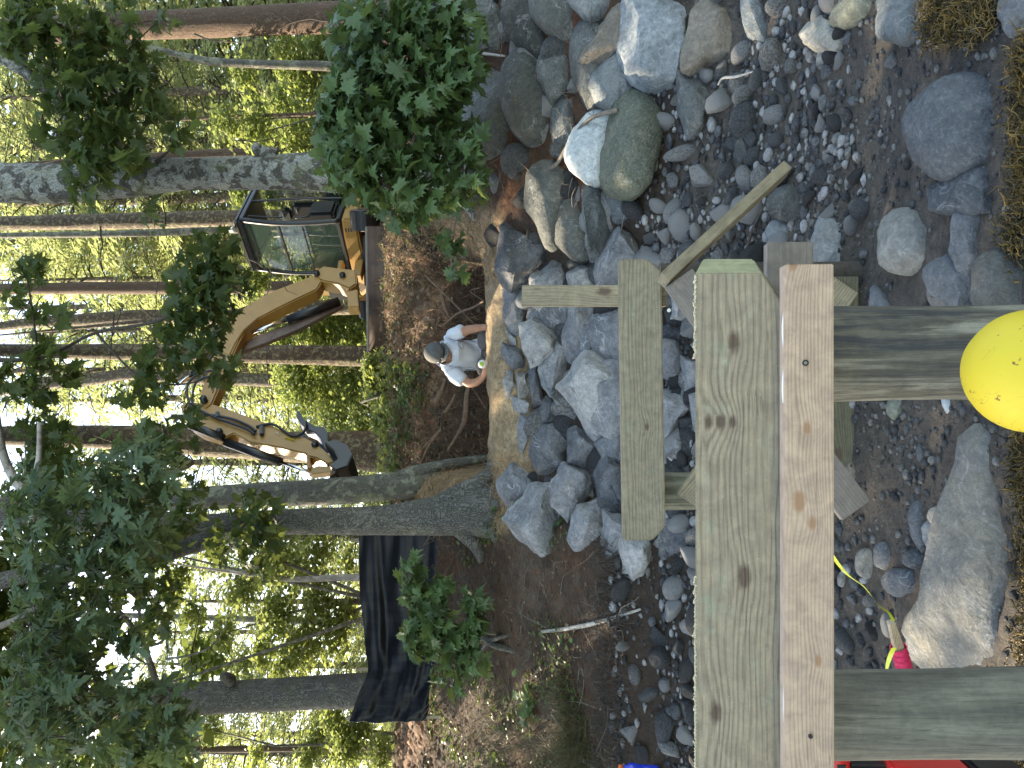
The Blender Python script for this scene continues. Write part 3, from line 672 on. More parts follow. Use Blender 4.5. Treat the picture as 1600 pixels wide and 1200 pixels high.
n = 30000; D = rng.uniform(1.8 ** 1.6, 5.35 ** 1.6, n) ** (1 / 1.6); X = rng.uniform(-.62, .62, n) * D
keep = rng.random(n) < np.clip(.10 + .9 * np.clip(vnoise(X, D, 1.8, 31) + .4 * vnoise(X, D, 5, 32), 0, 1) + .2 * ss(.1, .3, X / D), 0, 1); X, D = X[keep], D[keep]
r = .0045 + .019 * rng.random(len(X)) ** 3.2; Z = height(X, D)
tag(join_stones('gravel', np.stack([X, D, Z, r], -1), PEB, M['pebble'], .25), 'fine grey gravel and grit strewn over the dark mud', 'gravel', kind='stuff')
#PART2
# ------------------------------------------------------------------ general shape helpers
def tube_bm(bm, pts, rad, n=10, cap=True, rough=0, seed=0, flat=1.0):
    """tube through points with a radius at each"""
    pts = [Vector(p) for p in pts]
    if not hasattr(rad, '__len__'): rad = [rad] * len(pts)
    rings = []; ref = None
    for i, p in enumerate(pts):
        d = (pts[min(i + 1, len(pts) - 1)] - pts[max(i - 1, 0)]).normalized()
        if ref is None: ref = d.orthogonal().normalized()
        u = (ref - d * ref.dot(d)).normalized(); v = d.cross(u); ref = u; ring = []
        for k in range(n):
            a = 6.2832 * k / n; r = rad[i]
            if rough:
                q = Vector((math.cos(a) * 1.3, math.sin(a) * 1.3, 0)) + p * (1.2)
                r *= 1 + rough * noise.noise(q + Vector((seed, 0, 0))) + rough * .5 * noise.noise(q * 3.3 + Vector((seed, 5, 0)))
            ring.append(bm.verts.new(p + u * math.cos(a) * r + v * math.sin(a) * r * flat))
        rings.append(ring)
    for a, b in zip(rings, rings[1:]):
        for k in range(n): bm.faces.new((a[k], a[(k + 1) % n], b[(k + 1) % n], b[k]))
    if cap:
        bm.faces.new(list(reversed(rings[0]))); bm.faces.new(rings[-1])
    return bm
def tube(name, pts, rad, mat, parent=None, n=10, rough=0, seed=0):
    return mesh_bm(name, tube_bm(bmesh.new(), pts, rad, n, True, rough, seed), mat, parent)
def spline(pts, k=6):
    """Catmull-Rom through tuples"""
    out = []; p = [pts[0]] + list(pts) + [pts[-1]]
    for i in range(1, len(p) - 2):
        for j in range(k):
            t = j / k; a, b, c, d = (np.array(q, float) for q in p[i - 1:i + 3])
            out.append(tuple(.5 * ((2 * b) + (-a + c) * t + (2 * a - 5 * b + 4 * c - d) * t * t + (-a + 3 * b - 3 * c + d) * t ** 3)))
    out.append(tuple(pts[-1])); return out
def prism_bm(bm, ring, off):
    """closed polygon ring extruded by vector off"""
    a = [bm.verts.new(Vector(p)) for p in ring]; b = [bm.verts.new(Vector(p) + Vector(off)) for p in ring]
    bm.faces.new(a); bm.faces.new(list(reversed(b)))
    for i in range(len(a)): bm.faces.new((a[i], b[i], b[(i + 1) % len(a)], a[(i + 1) % len(a)]))
    return bm
def bevelled(bm, w, seg=2):
    bmesh.ops.recalc_face_normals(bm, faces=bm.faces)
    e = [e for e in bm.edges if len(e.link_faces) == 2 and e.calc_face_angle(0) > .35]
    bmesh.ops.bevel(bm, geom=e, offset=w, segments=seg, affect='EDGES', clamp_overlap=True); return bm
def autosmooth(o, ang=.6):
    bm = bmesh.new(); bm.from_mesh(o.data)
    for e in bm.edges: e.smooth = not (len(e.link_faces) == 2 and e.calc_face_angle(0) > ang)
    bm.to_mesh(o.data); bm.free(); return o
def box_bm(bm, c, ex, ey, ez):
    """box centred c with half-extent vectors"""
    c, ex, ey, ez = map(Vector, (c, ex, ey, ez)); v = [bm.verts.new(c + ex * a + ey * b + ez * d) for a in (-1, 1) for b in (-1, 1) for d in (-1, 1)]
    for q in ((0, 1, 3, 2), (4, 6, 7, 5), (0, 4, 5, 1), (2, 3, 7, 6), (0, 2, 6, 4), (1, 5, 7, 3)): bm.faces.new([v[i] for i in q])
    return bm
def strands_np(Pt, r):
    """Pt (n,k,3), r (n,) -> three-sided tapering tubes"""
    n, k = Pt.shape[:2]; d = Pt[:, -1] - Pt[:, 0]; d /= np.linalg.norm(d, axis=1)[:, None] + 1e-9
    ref = np.where(np.abs(d[:, 2:3]) > .8, np.array([[1., 0, 0]]), np.array([[0, 0, 1.]])); u = np.cross(d, ref); u /= np.linalg.norm(u, axis=1)[:, None] + 1e-9; v = np.cross(d, u)
    tp = 1 - .75 * (np.arange(k) / (k - 1)); V = np.zeros((n, k, 3, 3))
    for j in range(3):
        a = 2.0944 * j; V[:, :, j] = Pt + (u * math.cos(a) + v * math.sin(a))[:, None] * (r[:, None] * tp[None])[..., None]
    base = (np.arange(n) * k * 3)[:, None, None]; i = (np.arange(k - 1) * 3)[None, :, None]; j = np.arange(3)[None, None]; j2 = (j + 1) % 3
    Fc = np.stack([base + i + j, base + i + j2, base + i + 3 + j2, base + i + 3 + j], -1).reshape(-1, 4)
    return V.reshape(-1, 3), Fc

# ------------------------------------------------------------------ DOCK UNDER CONSTRUCTION
def plank(name, p0, p1, up, thick, height, mat, parent=None, ends=None, bev=.003, label=None, cat=None):
    """board from p0 to p1 along its top front edge; object X runs along the board, Z along its face"""
    p0, p1 = Vector(p0), Vector(p1); x = (p1 - p0).normalized(); z = Vector(up); z = (z - x * z.dot(x)).normalized(); y = z.cross(x)
    Ln = (p1 - p0).length
    prof = [(0, 0), (Ln, 0), (Ln, -height), (0, -height)]
    if ends == 'dogear':   # lower corners sawn off
        c = height * .32; prof = [(0, 0), (Ln, 0), (Ln, -height + c), (Ln - c, -height), (c, -height), (0, -height + c)]
    bm = bmesh.new(); prism_bm(bm, [(a, 0, b) for a, b in prof], (0, thick, 0))
    if bev: bevelled(bm, bev, 2)
    me = bpy.data.meshes.new(name); bm.to_mesh(me); bm.free(); o = link_mesh(name, me, mat, parent)
    o.matrix_world = Matrix(((x.x, y.x, z.x, p0.x), (x.y, y.y, z.y, p0.y), (x.z, y.z, z.z, p0.z), (0, 0, 0, 1)))
    if parent: o.matrix_world = o.matrix_world; o.location = Vector(p0) - ORG[parent.name]
    autosmooth(o)
    if label: tag(o, label, cat)
    return o
dock = thing('dock_frame', 'unfinished timber dock frame of green treated beams on round pilings', 'dock', Vector((-.4, 1.75, -1.5)))
GT, GTD = (.37, .305, .215), (.205, .17, .12)
wBeam = m_wood('treated_timber_wide', GT, GTD, 0, 2, 115, [(1.035, -.078, .013), (.872, -.028, .009), (.872, -.052, .010), (.872, -.076, .008), (.559, -.098, .015), (.283, -.040, .013)], .40, bst=.5, contrast=.95)
wBack = m_wood('treated_timber_narrow', (.29, .25, .17), (.16, .14, .095), 0, 2, 95, [(.5, -.11, .01)], .25, bst=.4, contrast=.9)
wBoard = m_wood('fresh_pine_board', (.56, .41, .30), (.36, .235, .165), 0, 2, 230, [(1.17, -.025, .009), (1.13, -.035, .007), (1.11, -.015, .009), (.80, -.04, .008), (.66, -.025, .012), (.62, -.05, .008), (.12, -.045, .012), (.36, -.06, .007)], 0, (.36, .20, .11), .12, .8, .15)
wGrey = m_wood('weathered_board', (.27, .235, .20), (.19, .16, .135), 0, 2, 100, [], 0, patch=.6, contrast=.6)
wOld = m_wood('old_treated_board', (.16, .15, .10), (.085, .08, .06), 0, 2, 120, [(.2, -.03, .02)], 0, patch=.5, contrast=1)
wPost = m_wood('weathered_stud', (.33, .28, .185), (.19, .155, .105), 0, 2, 120, [(.12, -.05, .02), (.28, -.03, .02)], 0, patch=.4, contrast=1)
def fix(p): return p
UPZ = (0, 0, 1)
# front beam: 1.56 m away, face towards the camera
a = P(1087, 1330, 1.56); b = P(1085, 424, 1.56); o = plank('beam', a, b, UPZ, .045, .187, wBeam, dock, None, 0)
def rebuild_hull(o, pts, bev):
    Mi = o.matrix_basis.copy(); Mi.translation = o.matrix_basis.translation + ORG[dock.name]; Mi = Mi.inverted(); bm = hull_bm([Mi @ p for p in pts]); bevelled(bm, bev, 2); bm.to_mesh(o.data); bm.free(); o.data.materials.append(wEnd)
    for p in o.data.polygons: p.use_smooth = True; p.material_index = 1 if p.normal.x > .3 else 0
    autosmooth(o)
wEnd = m_wood('end_grain', (.40, .40, .24), (.27, .27, .16), 2, 0, 130, [], .15, bst=.2)
rebuild_hull(o, [P(1087, 1330, 1.56), P(1086, 427, 1.56), P(1190, 427, 1.56), P(1221, 472, 1.56), P(1226, 1330, 1.56), P(1087, 1330, 1.607), P(1098, 404, 1.607), P(1176, 404, 1.607), P(1218, 462, 1.607), P(1224, 1330, 1.607)], .0025)
# back beam
a = P(974, 845, 3.36); b = P(967, 405, 3.36); plank('beam', a, b, UPZ, .085, .185, wBack, dock, 'dogear', .006)
# light new board screwed to the pilings, and the grey one behind it
a = P(1228, 1330, 1.46); b = P(1227, 413, 1.46); lb = plank('board', a, b, UPZ, .038, .090, wBoard, dock, None, .002, ); lb['label'] = 'fresh pale pine board, the only pinkish new one'
a = P(1200, 700, 1.72); b = P(1200, 378, 1.72); plank('board', a, b, UPZ, .038, .10, wGrey, dock, None)
# sunlit top edge of the pine board is painted in further down
# cross braces between the pilings
a = P(1038, 452, 3.28); b = P(1312, 812, 3.2); o = plank('brace', a, b, UPZ, .038, .14, wGrey, dock, None); brace1 = o
a = P(1058, 772, 3.42); b = P(1300, 430, 3.42); plank('brace', a, b, UPZ, .038, .14, wPost, dock, None)
a = P(1299, 780, 3.5); b = P(1299, 432, 3.5); plank('brace', a, b, UPZ, .04, .12, wOld, dock, None)
# upright stud behind the back beam, leaning stud beside it
a = P(1040, 447, 3.47); b = P(816, 447, 3.47); plank('stud', a, b, (1, 0, 0), .04, .095, wPost, dock, None)
a = P(1026, 440, 3.30); b = P(1214, 268, 3.55); o = plank('leaning_timber', a, b, (-.7, -.2, .75), .05, .085, wPost, None, None, .003, 'loose square timber leaning from the beam end down to the cobbles', 'timber'); ORG[o.name] = Vector(a)
# pilings
def piling(x0, x1, y, w0, D, zb, label, mat):
    """x0 top px, leaning slightly as in the photo"""
    top = P(x0, y, D); r = px(w0, D) / 2; bot = P(x1, y - (x1 - x0) * .010, D); d = (bot - top); k = (top.z - zb) / (top.z - bot.z); bot = top + d * k
    pts = [top + (bot - top) * (i / 14) for i in range(15)]
    bm = tube_bm(bmesh.new(), pts, [r * (1 + .012 * math.sin(i)) for i in range(15)], 40, True, .03, y)
    o = mesh_bm('piling', bm, mat, dock); o['label'] = label; autosmooth(o, .9); return o
wPile = m_wood('piling_wood', (.15, .14, .11), (.075, .07, .058), 2, 0, 60, [], 0, patch=.6, bst=.9, contrast=.8, streak=.8)
wPile2 = m_wood('piling_wood_green', (.18, .175, .14), (.12, .12, .098), 2, 0, 60, [], 0, patch=.5, bst=.8, contrast=.6, streak=.4)
piling(1150, 1500, 555, 143, 1.68, -1.62, 'middle piling with black and pale streaks', wPile)
piling(1150, 1500, 1118, 128, 1.72, -1.62, 'left piling of smoother green wood with rusty stains', wPile2)
piling(985, 1085, 768, 57, 3.6, -1.45, 'thin rear piling under the back beam', wOld if False else m_wood('rear_piling_wood', (.15, .155, .105), (.06, .065, .045), 2, 0, 90, [], 0, patch=.4, contrast=.8, streak=.5))
piling(1030, 1200, 432, 40, 3.6, -1.45, 'thin rear piling behind the leaning timber', M['twig_dark'])
# screws and nail
steel = m_simple('steel', (.35, .34, .33), .35, .9, .1, 30, 0); dark = m_simple('black_rubber', (.02, .02, .022), .5, 0, .2, 20, 0)
def disc(name, p, nrm, r, h, mat, parent, n=14):
    nrm = Vector(nrm).normalized(); return mesh_bm(name, tube_bm(bmesh.new(), [Vector(p), Vector(p) + nrm * h], r, n), mat, parent, False)
p = P(1258, 567, 1.458); disc('screw', p, (0, -1, 0), .0055, .004, steel, lb) if False else None
s_ = disc('screw', P(1258, 567, 1.4605), (0, -1, 0), .0058, .004, dark, dock); s_ = disc('screw', P(1258, 567, 1.457), (0, -1, 0), .0030, .0035, steel, dock)
disc('nail', P(1045, 485, 3.27), (0, -1, 0), .008, .006, m_simple('galvanised', (.7, .7, .68), .4, .3, .1, 30, 0), dock)
disc('nail', P(1266, 1150, 1.458), (0, -1, 0), .004, .003, dark, dock)
# sawdust and splinters along the sawn edge
n = 3200; yy = np.where(rng.random(n) < .45, rng.uniform(430, 560, n), rng.uniform(900, 1200, n)); pts = []
for i in range(n):
    e = rng.random() ** 1.5; q = P(1088 - e * (2 + 6.5 * abs(noise.noise(Vector((yy[i] * .06, 1, 2))) + .5 * noise.noise(Vector((yy[i] * .21, 5, 2))))) , yy[i], 1.56 + rng.uniform(.0, .03)); pts.append(q[:])
pts = np.array(pts); V, Fc = scatter_np([ico(1)], pts, rotmats(n), rng.uniform(.0006, .0021, (n, 3)))
o = mesh_np('sawdust', V, Fc, m_simple('sawdust', (.62, .55, .38), .9, 0, .15, 90, 0), dock); o['kind'] = 'stuff'
# sunlight on the board's top edge, put in as thin white strips
pts = [P(1224.5 + 1.5 * math.sin(y * .07), y, 1.475) for y in range(480, 640, 10)]; tube('painted_sun_edge', pts, .0022, m_simple('painted_sun_white', (.75, .76, .74), .8, 0, .05, 9, 0), dock, 6)
pts = [P(1225.5 + .8 * math.sin(y * .05), y, 1.475) for y in range(1060, 1200, 10)]; tube('painted_sun_edge', pts, .0018, bpy.data.materials['painted_sun_white'], dock, 6)

# yellow float
fl = thing('float', 'scuffed bright yellow round float in front of the middle piling', 'float', P(1616, 580, 1.15))
def m_yellow():
    m, n, b = mat_new('yellow_plastic'); tc = N(n, 'TexCoord').outputs['Object']
    c = mixc(n, ramp(n, tex(n, 'n', 48, 3, .6, tc), [(.655, (0, 0, 0)), (.69, (1, 1, 1))]), (.66, .50, .03), (.22, .09, .02))
    v = N(n, 'TexNoise'); v.inputs['Scale'].default_value = 14; v.inputs['Detail'].default_value = 2; v.inputs['Distortion'].default_value = 3; L(n, tc, v.inputs['Vector'])
    s = ramp(n, math_(n, 'ABSOLUTE', math_(n, 'SUBTRACT', v.outputs['Fac'], .5)), [(0, (1, 1, 1)), (.010, (0, 0, 0))])
    g = ramp(n, tex(n, 'n', 5, 3, .6, mapping(n, tc, (1, 1, 1), loc=(3, 3, 3))), [(.5, (0, 0, 0)), (.6, (1, 1, 1))])
    c = mixc(n, mixc(n, 1.0, mixc(n, .15, s, (0, 0, 0)), g, 'MULTIPLY'), c, (.12, .09, .03)); L(n, c, b.inputs['Base Color']); b.inputs['Roughness'].default_value = .62; return m
V, Fc = ico(5); V = V.copy(); V *= np.array([.091, .091, .094]); V *= (1 + .012 * vnoise(V[:, 0], V[:, 2], 25, 91))[:, None]; 
o = mesh_np('shell', V + np.array(ORG[fl.name]), Fc, m_yellow(), fl)
q = ORG[fl.name]; tube('collar', [q + Vector((0, 0, -.105)), q + Vector((0, 0, -.14))], .03, dark, fl, 20)
tube('stem', [q + Vector((0, 0, -.13)), Vector((q.x, q.y, -1.66))], .018, bpy.data.materials['black_rubber'], fl, 14)

# stake with pink line, yellow tape, red tools, blue bottle
wStake = m_wood('stake_wood', (.52, .42, .28), (.38, .29, .19), 0, 2, 200, [], 0)
stk = thing('stake', 'pale wooden stake wound with bright pink string', 'stake', P(1424, 1066, 2.42))
a = P(1392, 971, 2.30); b = P(1432, 1110, 2.45); c = (b - a); x_ = c.normalized(); y_ = x_.orthogonal().normalized(); z_ = x_.cross(y_)
bm = bmesh.new(); rr = .018
prism = [a + y_ * .004 + z_ * .004, a + y_ * rr + z_ * .002, a + c * .3 + y_ * rr]
bm = tube_bm(bmesh.new(), [a, a + c * .25, b], [rr * .75, rr * 1.05, rr * 1.15], 4); mesh_bm('shaft', bevelled(bm, .0015, 1), wStake, stk, False)
pink = m_simple('pink_string', (.75, .04, .14), .7, 0, .15, 60, .3)
hel = []; 
for i in range(24 * 12):
    k = i / (24 * 12); q = a + c * (.27 + .30 * k); an = k * 6.2832 * 24; hel.append(q + (y_ * math.cos(an) + z_ * math.sin(an)) * (rr * 1.22 + .001 * math.sin(k * 31)))
tube('string_winding', hel, .0022, pink, stk, 5)
yel = m_simple('yellow_tape', (.60, .66, .05), .5, 0, .15, 60, 0)
def ribbon(name, pts, wdt, mat, parent=None, tw=2.0):
    bm = bmesh.new(); pr = None
    for i, p in enumerate(pts):
        a_ = i * tw / len(pts); d = Vector((0, math.sin(a_), math.cos(a_))) * wdt / 2; v = (bm.verts.new(Vector(p) - d), bm.verts.new(Vector(p) + d))
        if pr: bm.faces.new((pr[0], v[0], v[1], pr[1]))
        pr = v
    return mesh_bm(name, bm, mat, parent)
tp = [P(x, y, D) for x, y, D in spline([(1285, 850, 1.9), (1297, 864, 2.0), (1322, 896, 2.1), (1350, 917, 2.2), (1372, 945, 2.25), (1388, 957, 2.28), (1396, 970, 2.29)], 8)]
o = ribbon('tape_line', tp, .012, yel, None, 3); setorigin(o, tp[-1]); tag(o, 'bright yellow tape running from under the board to the stake tip', 'tape')
tp = [P(x, y, D) for x, y, D in spline([(1397, 1012, 2.27), (1391, 1025, 2.3), (1386, 1042, 2.33), (1384, 1062, 2.36)], 8)]
ribbon('tape_end', tp, .013, yel, o, 2)
red = m_simple('red_plastic', (.62, .03, .025), .35, 0, .08, 20, 0); blk = m_simple('black_plastic', (.018, .018, .02), .45, 0, .2, 20, 0); wht = m_simple('white_plastic', (.7, .7, .68), .5, 0, .05, 20, 0)
def bx(name, c, e, mat, parent, bev=.006, rot=0):
    cs, sn = math.cos(rot), math.sin(rot); bm = box_bm(bmesh.new(), c, (e[0] * cs, e[0] * sn, 0), (-e[1] * sn, e[1] * cs, 0), (0, 0, e[2])); bevelled(bm, bev, 2); o = mesh_bm(name, bm, mat, parent); return autosmooth(o)
tb = thing('tool_bag', 'red and black tool bag at the foot of the left piling', 'tool bag', P(1560, 1215, 2.3)); q = P(1448, 1222, 2.3)
bx('body', q, (.07, .10, .11), red, tb, .02); bx('pocket', q + Vector((.071, -.1, -.01)), (.004, .03, .05), blk, tb, .002); bx('trim', q + Vector((.012, -.102, 0)), (.006, .003, .10), wht, tb, .001)
bx('rim', q + Vector((0, 0, .115)), (.074, .104, .008), blk, tb, .003); tube('handle', [q + Vector((-.06 + .12 * i / 10, 0, .12 + .05 * math.sin(i * .314))) for i in range(11)], .006, blk, tb, 8)
bx('base', q + Vector((0, 0, -.18)), (.072, .10, .07), blk, tb, .01)
dr = thing('power_drill', 'red and black cordless drill standing beside the tool bag', 'power tool', P(1400, 1210, 2.2)); q = P(1352, 1204, 2.2)
bx('battery', q + Vector((0, 0, -.085)), (.04, .06, .03), red, dr, .008); bx('grip', q + Vector((0, .01, -.01)), (.02, .025, .06), blk, dr, .01)
tube('motor_housing', [q + Vector((-.05, .01, .075)), q + Vector((.07, .01, .075))], [.034, .036], red, dr, 20); tube('chuck', [q + Vector((.07, .01, .075)), q + Vector((.12, .01, .075))], [.024, .016], blk, dr, 16)
bx('vent', q + Vector((.0, -.025, .075)), (.028, .003, .012), blk, dr, .001)
sup = [q + Vector((0, 0, -.12))]
bt = thing('drink_bottle', 'blue sports drink bottle lying at the foot of the grassy bank', 'bottle', P(1000, 1200, 4.55)); q = P(1002, 1204, 4.5)
blue = m_simple('blue_drink', (.01, .04, .45), .12, 0, .1, 20, 0); ax_ = Vector((.1, 0, 1)).normalized()
pr_ = [(-.10, .034), (-.085, .037), (-.03, .037), (-.02, .034), (.02, .034), (.03, .037), (.07, .036), (.095, .02), (.11, .016)]
tube('bottle_body', [q + ax_ * h for h, r in pr_], [r for h, r in pr_], blue, bt, 24); tube('cap', [q + ax_ * .108, q + ax_ * .135], .02, m_simple('orange_cap', (.6, .12, .02), .4, 0, .05, 9, 0), bt, 20)
cu = bpy.data.curves.new('letter', 'FONT'); cu.body = 'G'; cu.size = .05; cu.extrude = .001; cu.align_x = 'CENTER'; cu.align_y = 'CENTER'
lo = bpy.data.objects.new('letter', cu); COL.objects.link(lo); bpy.context.view_layer.update()
me = bpy.data.meshes.new_from_object(lo.evaluated_get(bpy.context.evaluated_depsgraph_get())); bpy.data.objects.remove(lo)
o = link_mesh('logo_letter', me, wht, bt, False); o.rotation_euler = (math.radians(90), 0, 0); o.location = q + Vector((.0, -.0375, 0)) - ORG[bt.name]

# ------------------------------------------------------------------ SILT FENCE
def m_fabric():
    m, n, b = mat_new('black_silt_fabric'); tc = N(n, 'TexCoord').outputs['Object']
    f = tex(n, 'n', 60, 4, .6, mapping(n, tc, (.12, .12, 1.2))); L(n, ramp(n, f, [(.3, (.0015, .002, .0035)), (.7, (.006, .008, .013))]), b.inputs['Base Color']); b.inputs['Roughness'].default_value = .45; b.inputs['Specular IOR Level'].default_value = .3
    bump(n, b, f, .3, .01); return m
FAB = m_fabric()
def fence(name, top, bot, label, amp=.07, sub=16):
    T = spline(top, sub); B = spline(bot, sub); th = thing(name, label, 'silt fence', P(*B[len(B) // 2])); rows = 26; V = []
    for i in range(len(T)):
        a, b = P(*T[i]), P(*B[i]); w1 = math.sin(i * .9) + .6 * math.sin(i * 2.3 + 1) + .5 * math.sin(i * .31)
        for j in range(rows):
            k = j / (rows - 1); p = a.lerp(b, k); h = noise.noise(Vector((i * .035, k * 6 + .02 * i, 3))) ; h2 = noise.noise(Vector((i * .04, k * 15, 7)))
            V.append((p.x, p.y + amp * (.04 * w1 + 1.1 * h + .7 * h2), p.z))
    n_, m__ = len(T), rows; i = np.arange(n_ - 1)[:, None] * m__ + np.arange(m__ - 1)[None]; Fc = np.stack([i, i + 1, i + m__ + 1, i + m__], -1).reshape(-1, 4)
    o = mesh_np('fabric', V, Fc, FAB, th); md = o.modifiers.new('s', 'SOLIDIFY'); md.thickness = .003; md2 = o.modifiers.new('d', 'SUBSURF'); md2.levels = md2.render_levels = 1
    return th
f1 = fence('silt_fence', [(560,820,8.0),(561,900,8.1),(566,960,8.15),(570,1010,8.2),(574,1047,8.15),(562,1080,8.0),(552,1108,7.85),(545,1128,7.8)],
                 [(690,820,7.75),(692,900,7.8),(688,960,7.85),(684,1010,7.9),(680,1047,7.85),(672,1080,7.8),(670,1108,7.7),(664,1128,7.65)], 'black silt fence fabric sagging between the two left tree trunks')
for (x, y, D) in ((548, 842, 8.13), (556, 1044, 8.3), (540, 1120, 7.95)):
    o = plank('stake', P(x, y, D), P(x + 150, y - 2, D - .2), (1, 0, 0), .03, .035, wPost, f1)
f2 = fence('silt_fence', [(640,0,7.6),(648,60,7.6),(655,120,7.7),(660,180,7.8),(640,240,8.0),(625,300,8.2)], [(735,-10,7.1),(738,60,7.15),(728,120,7.25),(724,180,7.3),(712,240,7.5),(700,300,7.7)], 'black silt fence fabric behind the hanging maple leaves, right of the lichened trunk')
for (x, y, D) in ((628, 30, 7.7), (632, 170, 7.9)): plank('stake', P(x, y, D), P(x + 110, y, D - .2), (1, 0, 0), .03, .035, wPost, f2)

# ------------------------------------------------------------------ TREES
def tree_trunk(name, label, path, D, bark, cat='tree', up=12, sides=28, rough=.06, group=None, flare=0, lean=None):
    """path: (x, y, width) in picture px at distance D, top first; grows on above the frame to height up"""
    sp = spline(path, 7); pts = [P(x, y, D) for x, y, w_ in sp]; rad = [px(w_, D) / 2 for x, y, w_ in sp]
    d = (pts[0] - pts[min(6, len(pts) - 1)]).normalized()
    if d.z < .7: d = Vector((d.x * .4, d.y, 1)).normalized()
    base = pts[-1]; gz = ground(base.x, D)
    zl = min(gz, base.z)
    if True: pts += [Vector((base.x, D, zl - .12)), Vector((base.x, D, zl - .35)), Vector((base.x, D, zl - .8))]; rad += [rad[-1] * 1.04, rad[-1] * 1.0, rad[-1] * .9]
    top = pts[0]; ex = []; er = []
    k = 8; Lz = max(1.0, up - top.z)
    for i in range(k, 0, -1): ex.append(top + d * Lz * i / k); er.append(rad[0] * (1 - .7 * i / k))
    pts = ex + pts; rad = er + rad
    th = thing(name, label, cat, Vector((base.x, D, gz)), group)
    bm = tube_bm(bmesh.new(), pts, rad, sides, True, rough, D * 3 + path[0][1])
    if flare:
        for v in bm.verts:
            h = v.co.z - gz
            if h < flare:
                c = Vector((base.x, D, v.co.z)); a = math.atan2(v.co.y - c.y, v.co.x - c.x); q = (1 - max(h, 0) / flare) ** 2
                v.co += (v.co - c) * q * (.35 + .45 * max(0, math.sin(a * 5 + 1)))
    o = mesh_bm('trunk', bm, bark, th); th['_top'] = 0; del th['_top']
    return th, pts, rad
TR = {}
def T(key, *a, **k): TR[key] = tree_trunk(*a, **k); return TR[key][0]
T('maple', 'maple_tree', 'grey maple trunk blotched with white lichen, rising between excavator cab and boulder wall', [(0,287,64),(100,287,62),(200,281,56),(260,274,54),(300,272,50),(400,270,52),(500,268,60),(600,274,68),(700,281,74),(760,278,82),(800,272,92),(825,270,100)], 6.75, M['bark_maple'], up=10, sides=40, rough=.10)
T('oak', 'oak_tree', 'big furrowed grey trunk with wide root flare at the left end of the new stones', [(0,808,34),(100,811,37),(220,818,41),(300,825,43),(380,820,40),(450,816,40),(520,815,42),(600,813,47),(660,808,56),(710,804,68),(750,799,88),(785,797,104)], 6.95, M['bark_oak'], up=10, sides=44, rough=.09)
T('twin', 'grey_trunk_tree', 'smooth grey lichened trunk directly right of the furrowed oak, in front of the excavator bucket', [(60,788,28),(150,786,32),(300,779,36),(400,774,39),(500,769,41),(600,761,42),(660,756,46),(720,752,50)], 8.3, M['bark_grey'], up=12, sides=30)
T('left', 'fence_tree', 'grey trunk with a mossy burl standing behind the left end of the black fence', [(200,1098,44),(300,1092,52),(360,1089,50),(430,1086,52),(500,1082,52),(565,1079,54),(620,1077,58)], 8.6, M['bark_oak'], up=12, sides=30)
T('bucket', 'bark_patched_tree', 'broad dark lichened trunk behind the excavator bucket', [(100,682,36),(200,684,40),(300,690,44),(400,696,46),(500,700,52),(590,705,64)], 12.5, M['bark_pinelich'], up=13)
T('mid', 'pine_tree', 'reddish pine trunk with lichen flecks at the end of the excavator blade', [(-20,547,20),(100,549,24),(200,550,26),(350,552,29),(500,555,31),(604,557,32)], 12.0, M['bark_pinelich'], up=14)
T('p450', 'pine_tree', 'slim reddish pine trunk behind the excavator boom', [(0,452,18),(40,451,18),(200,450,20),(400,449,20),(590,449,22)], 17, M['bark_pine'], up=16)
T('p497', 'pine_tree', 'wavy lichened pine trunk second left of the cab', [(0,510,14),(60,503,17),(120,500,19),(220,494,21),(330,497,20),(450,495,20),(590,490,22)], 18, M['bark_pinelich'], up=16)
T('p595', 'pine_tree', 'short visible crooked pine trunk high between the sky gaps', [(-10,612,18),(60,600,20),(150,592,20),(200,585,18),(300,590,20),(590,600,22)], 21, M['bark_pinelich'], up=16)
T('p345', 'pine_tree', 'pine trunk passing down behind the excavator cab roof', [(-10,349,22),(200,345,26),(380,341,26),(590,338,28)], 15, M['bark_pinelich'], up=15)
T('p366', 'pine_tree', 'thin grey trunk hugging the pine above the cab roof', [(-10,368,9),(200,365,11),(380,358,12),(590,352,12)], 17, M['bark_grey'], up=15)
T('p235', 'pine_tree', 'brown trunk half hidden right behind the lichened maple', [(0,262,12),(300,243,16),(500,237,20),(620,232,22)], 13, M['bark_pine'], up=14)
T('p30', 'pine_tree', 'broad reddish pine trunk nearest the right edge of the view', [(-10,52,40),(150,42,42),(300,37,44),(450,30,46),(600,24,50),(660,20,52)], 11.5, M['bark_pine'], up=14, sides=34)
T('beech', 'beech_sapling', 'thin curved pale grey sapling right of the lichened maple', [(150,52,7),(200,66,8),(240,76,9),(290,88,11),(330,96,13),(400,100,13),(500,103,15),(620,108,16)], 9.5, M['bark_grey'], up=6.5, sides=18, rough=.03)
T('birch', 'birch_sapling', 'thin pinkish birch stem above the left silt fence', [(380,896,6),(450,905,9),(520,903,11),(600,902,12)], 10.5, M['bark_birch'], up=5.5, sides=14, rough=.02)
T('p1170', 'pine_tree', 'very thin dark trunk nearest the left edge of the view', [(100,1175,9),(330,1171,10),(480,1169,11),(600,1168,12)], 17, M['bark_pine'], up=12, sides=14)
T('pdead', 'dead_sapling', 'thin bare dark stem between the pine and the beech sapling', [(300,186,4),(380,181,5),(470,179,6),(600,176,8)], 12, M['bark_pine'], up=5.2, sides=10)
T('plow', 'pine_tree', 'thin trunk low between excavator boom and pine', [(250,500,8),(400,486,14),(480,482,24),(590,478,26)], 15.5, M['bark_pinelich'], up=12, sides=16)
T('pleft2', 'pine_tree', 'distant grey trunk between the oak and the fence tree', [(0,960,9),(200,962,9),(400,968,10),(590,975,11)], 22, M['bark_grey'], up=14, sides=14)
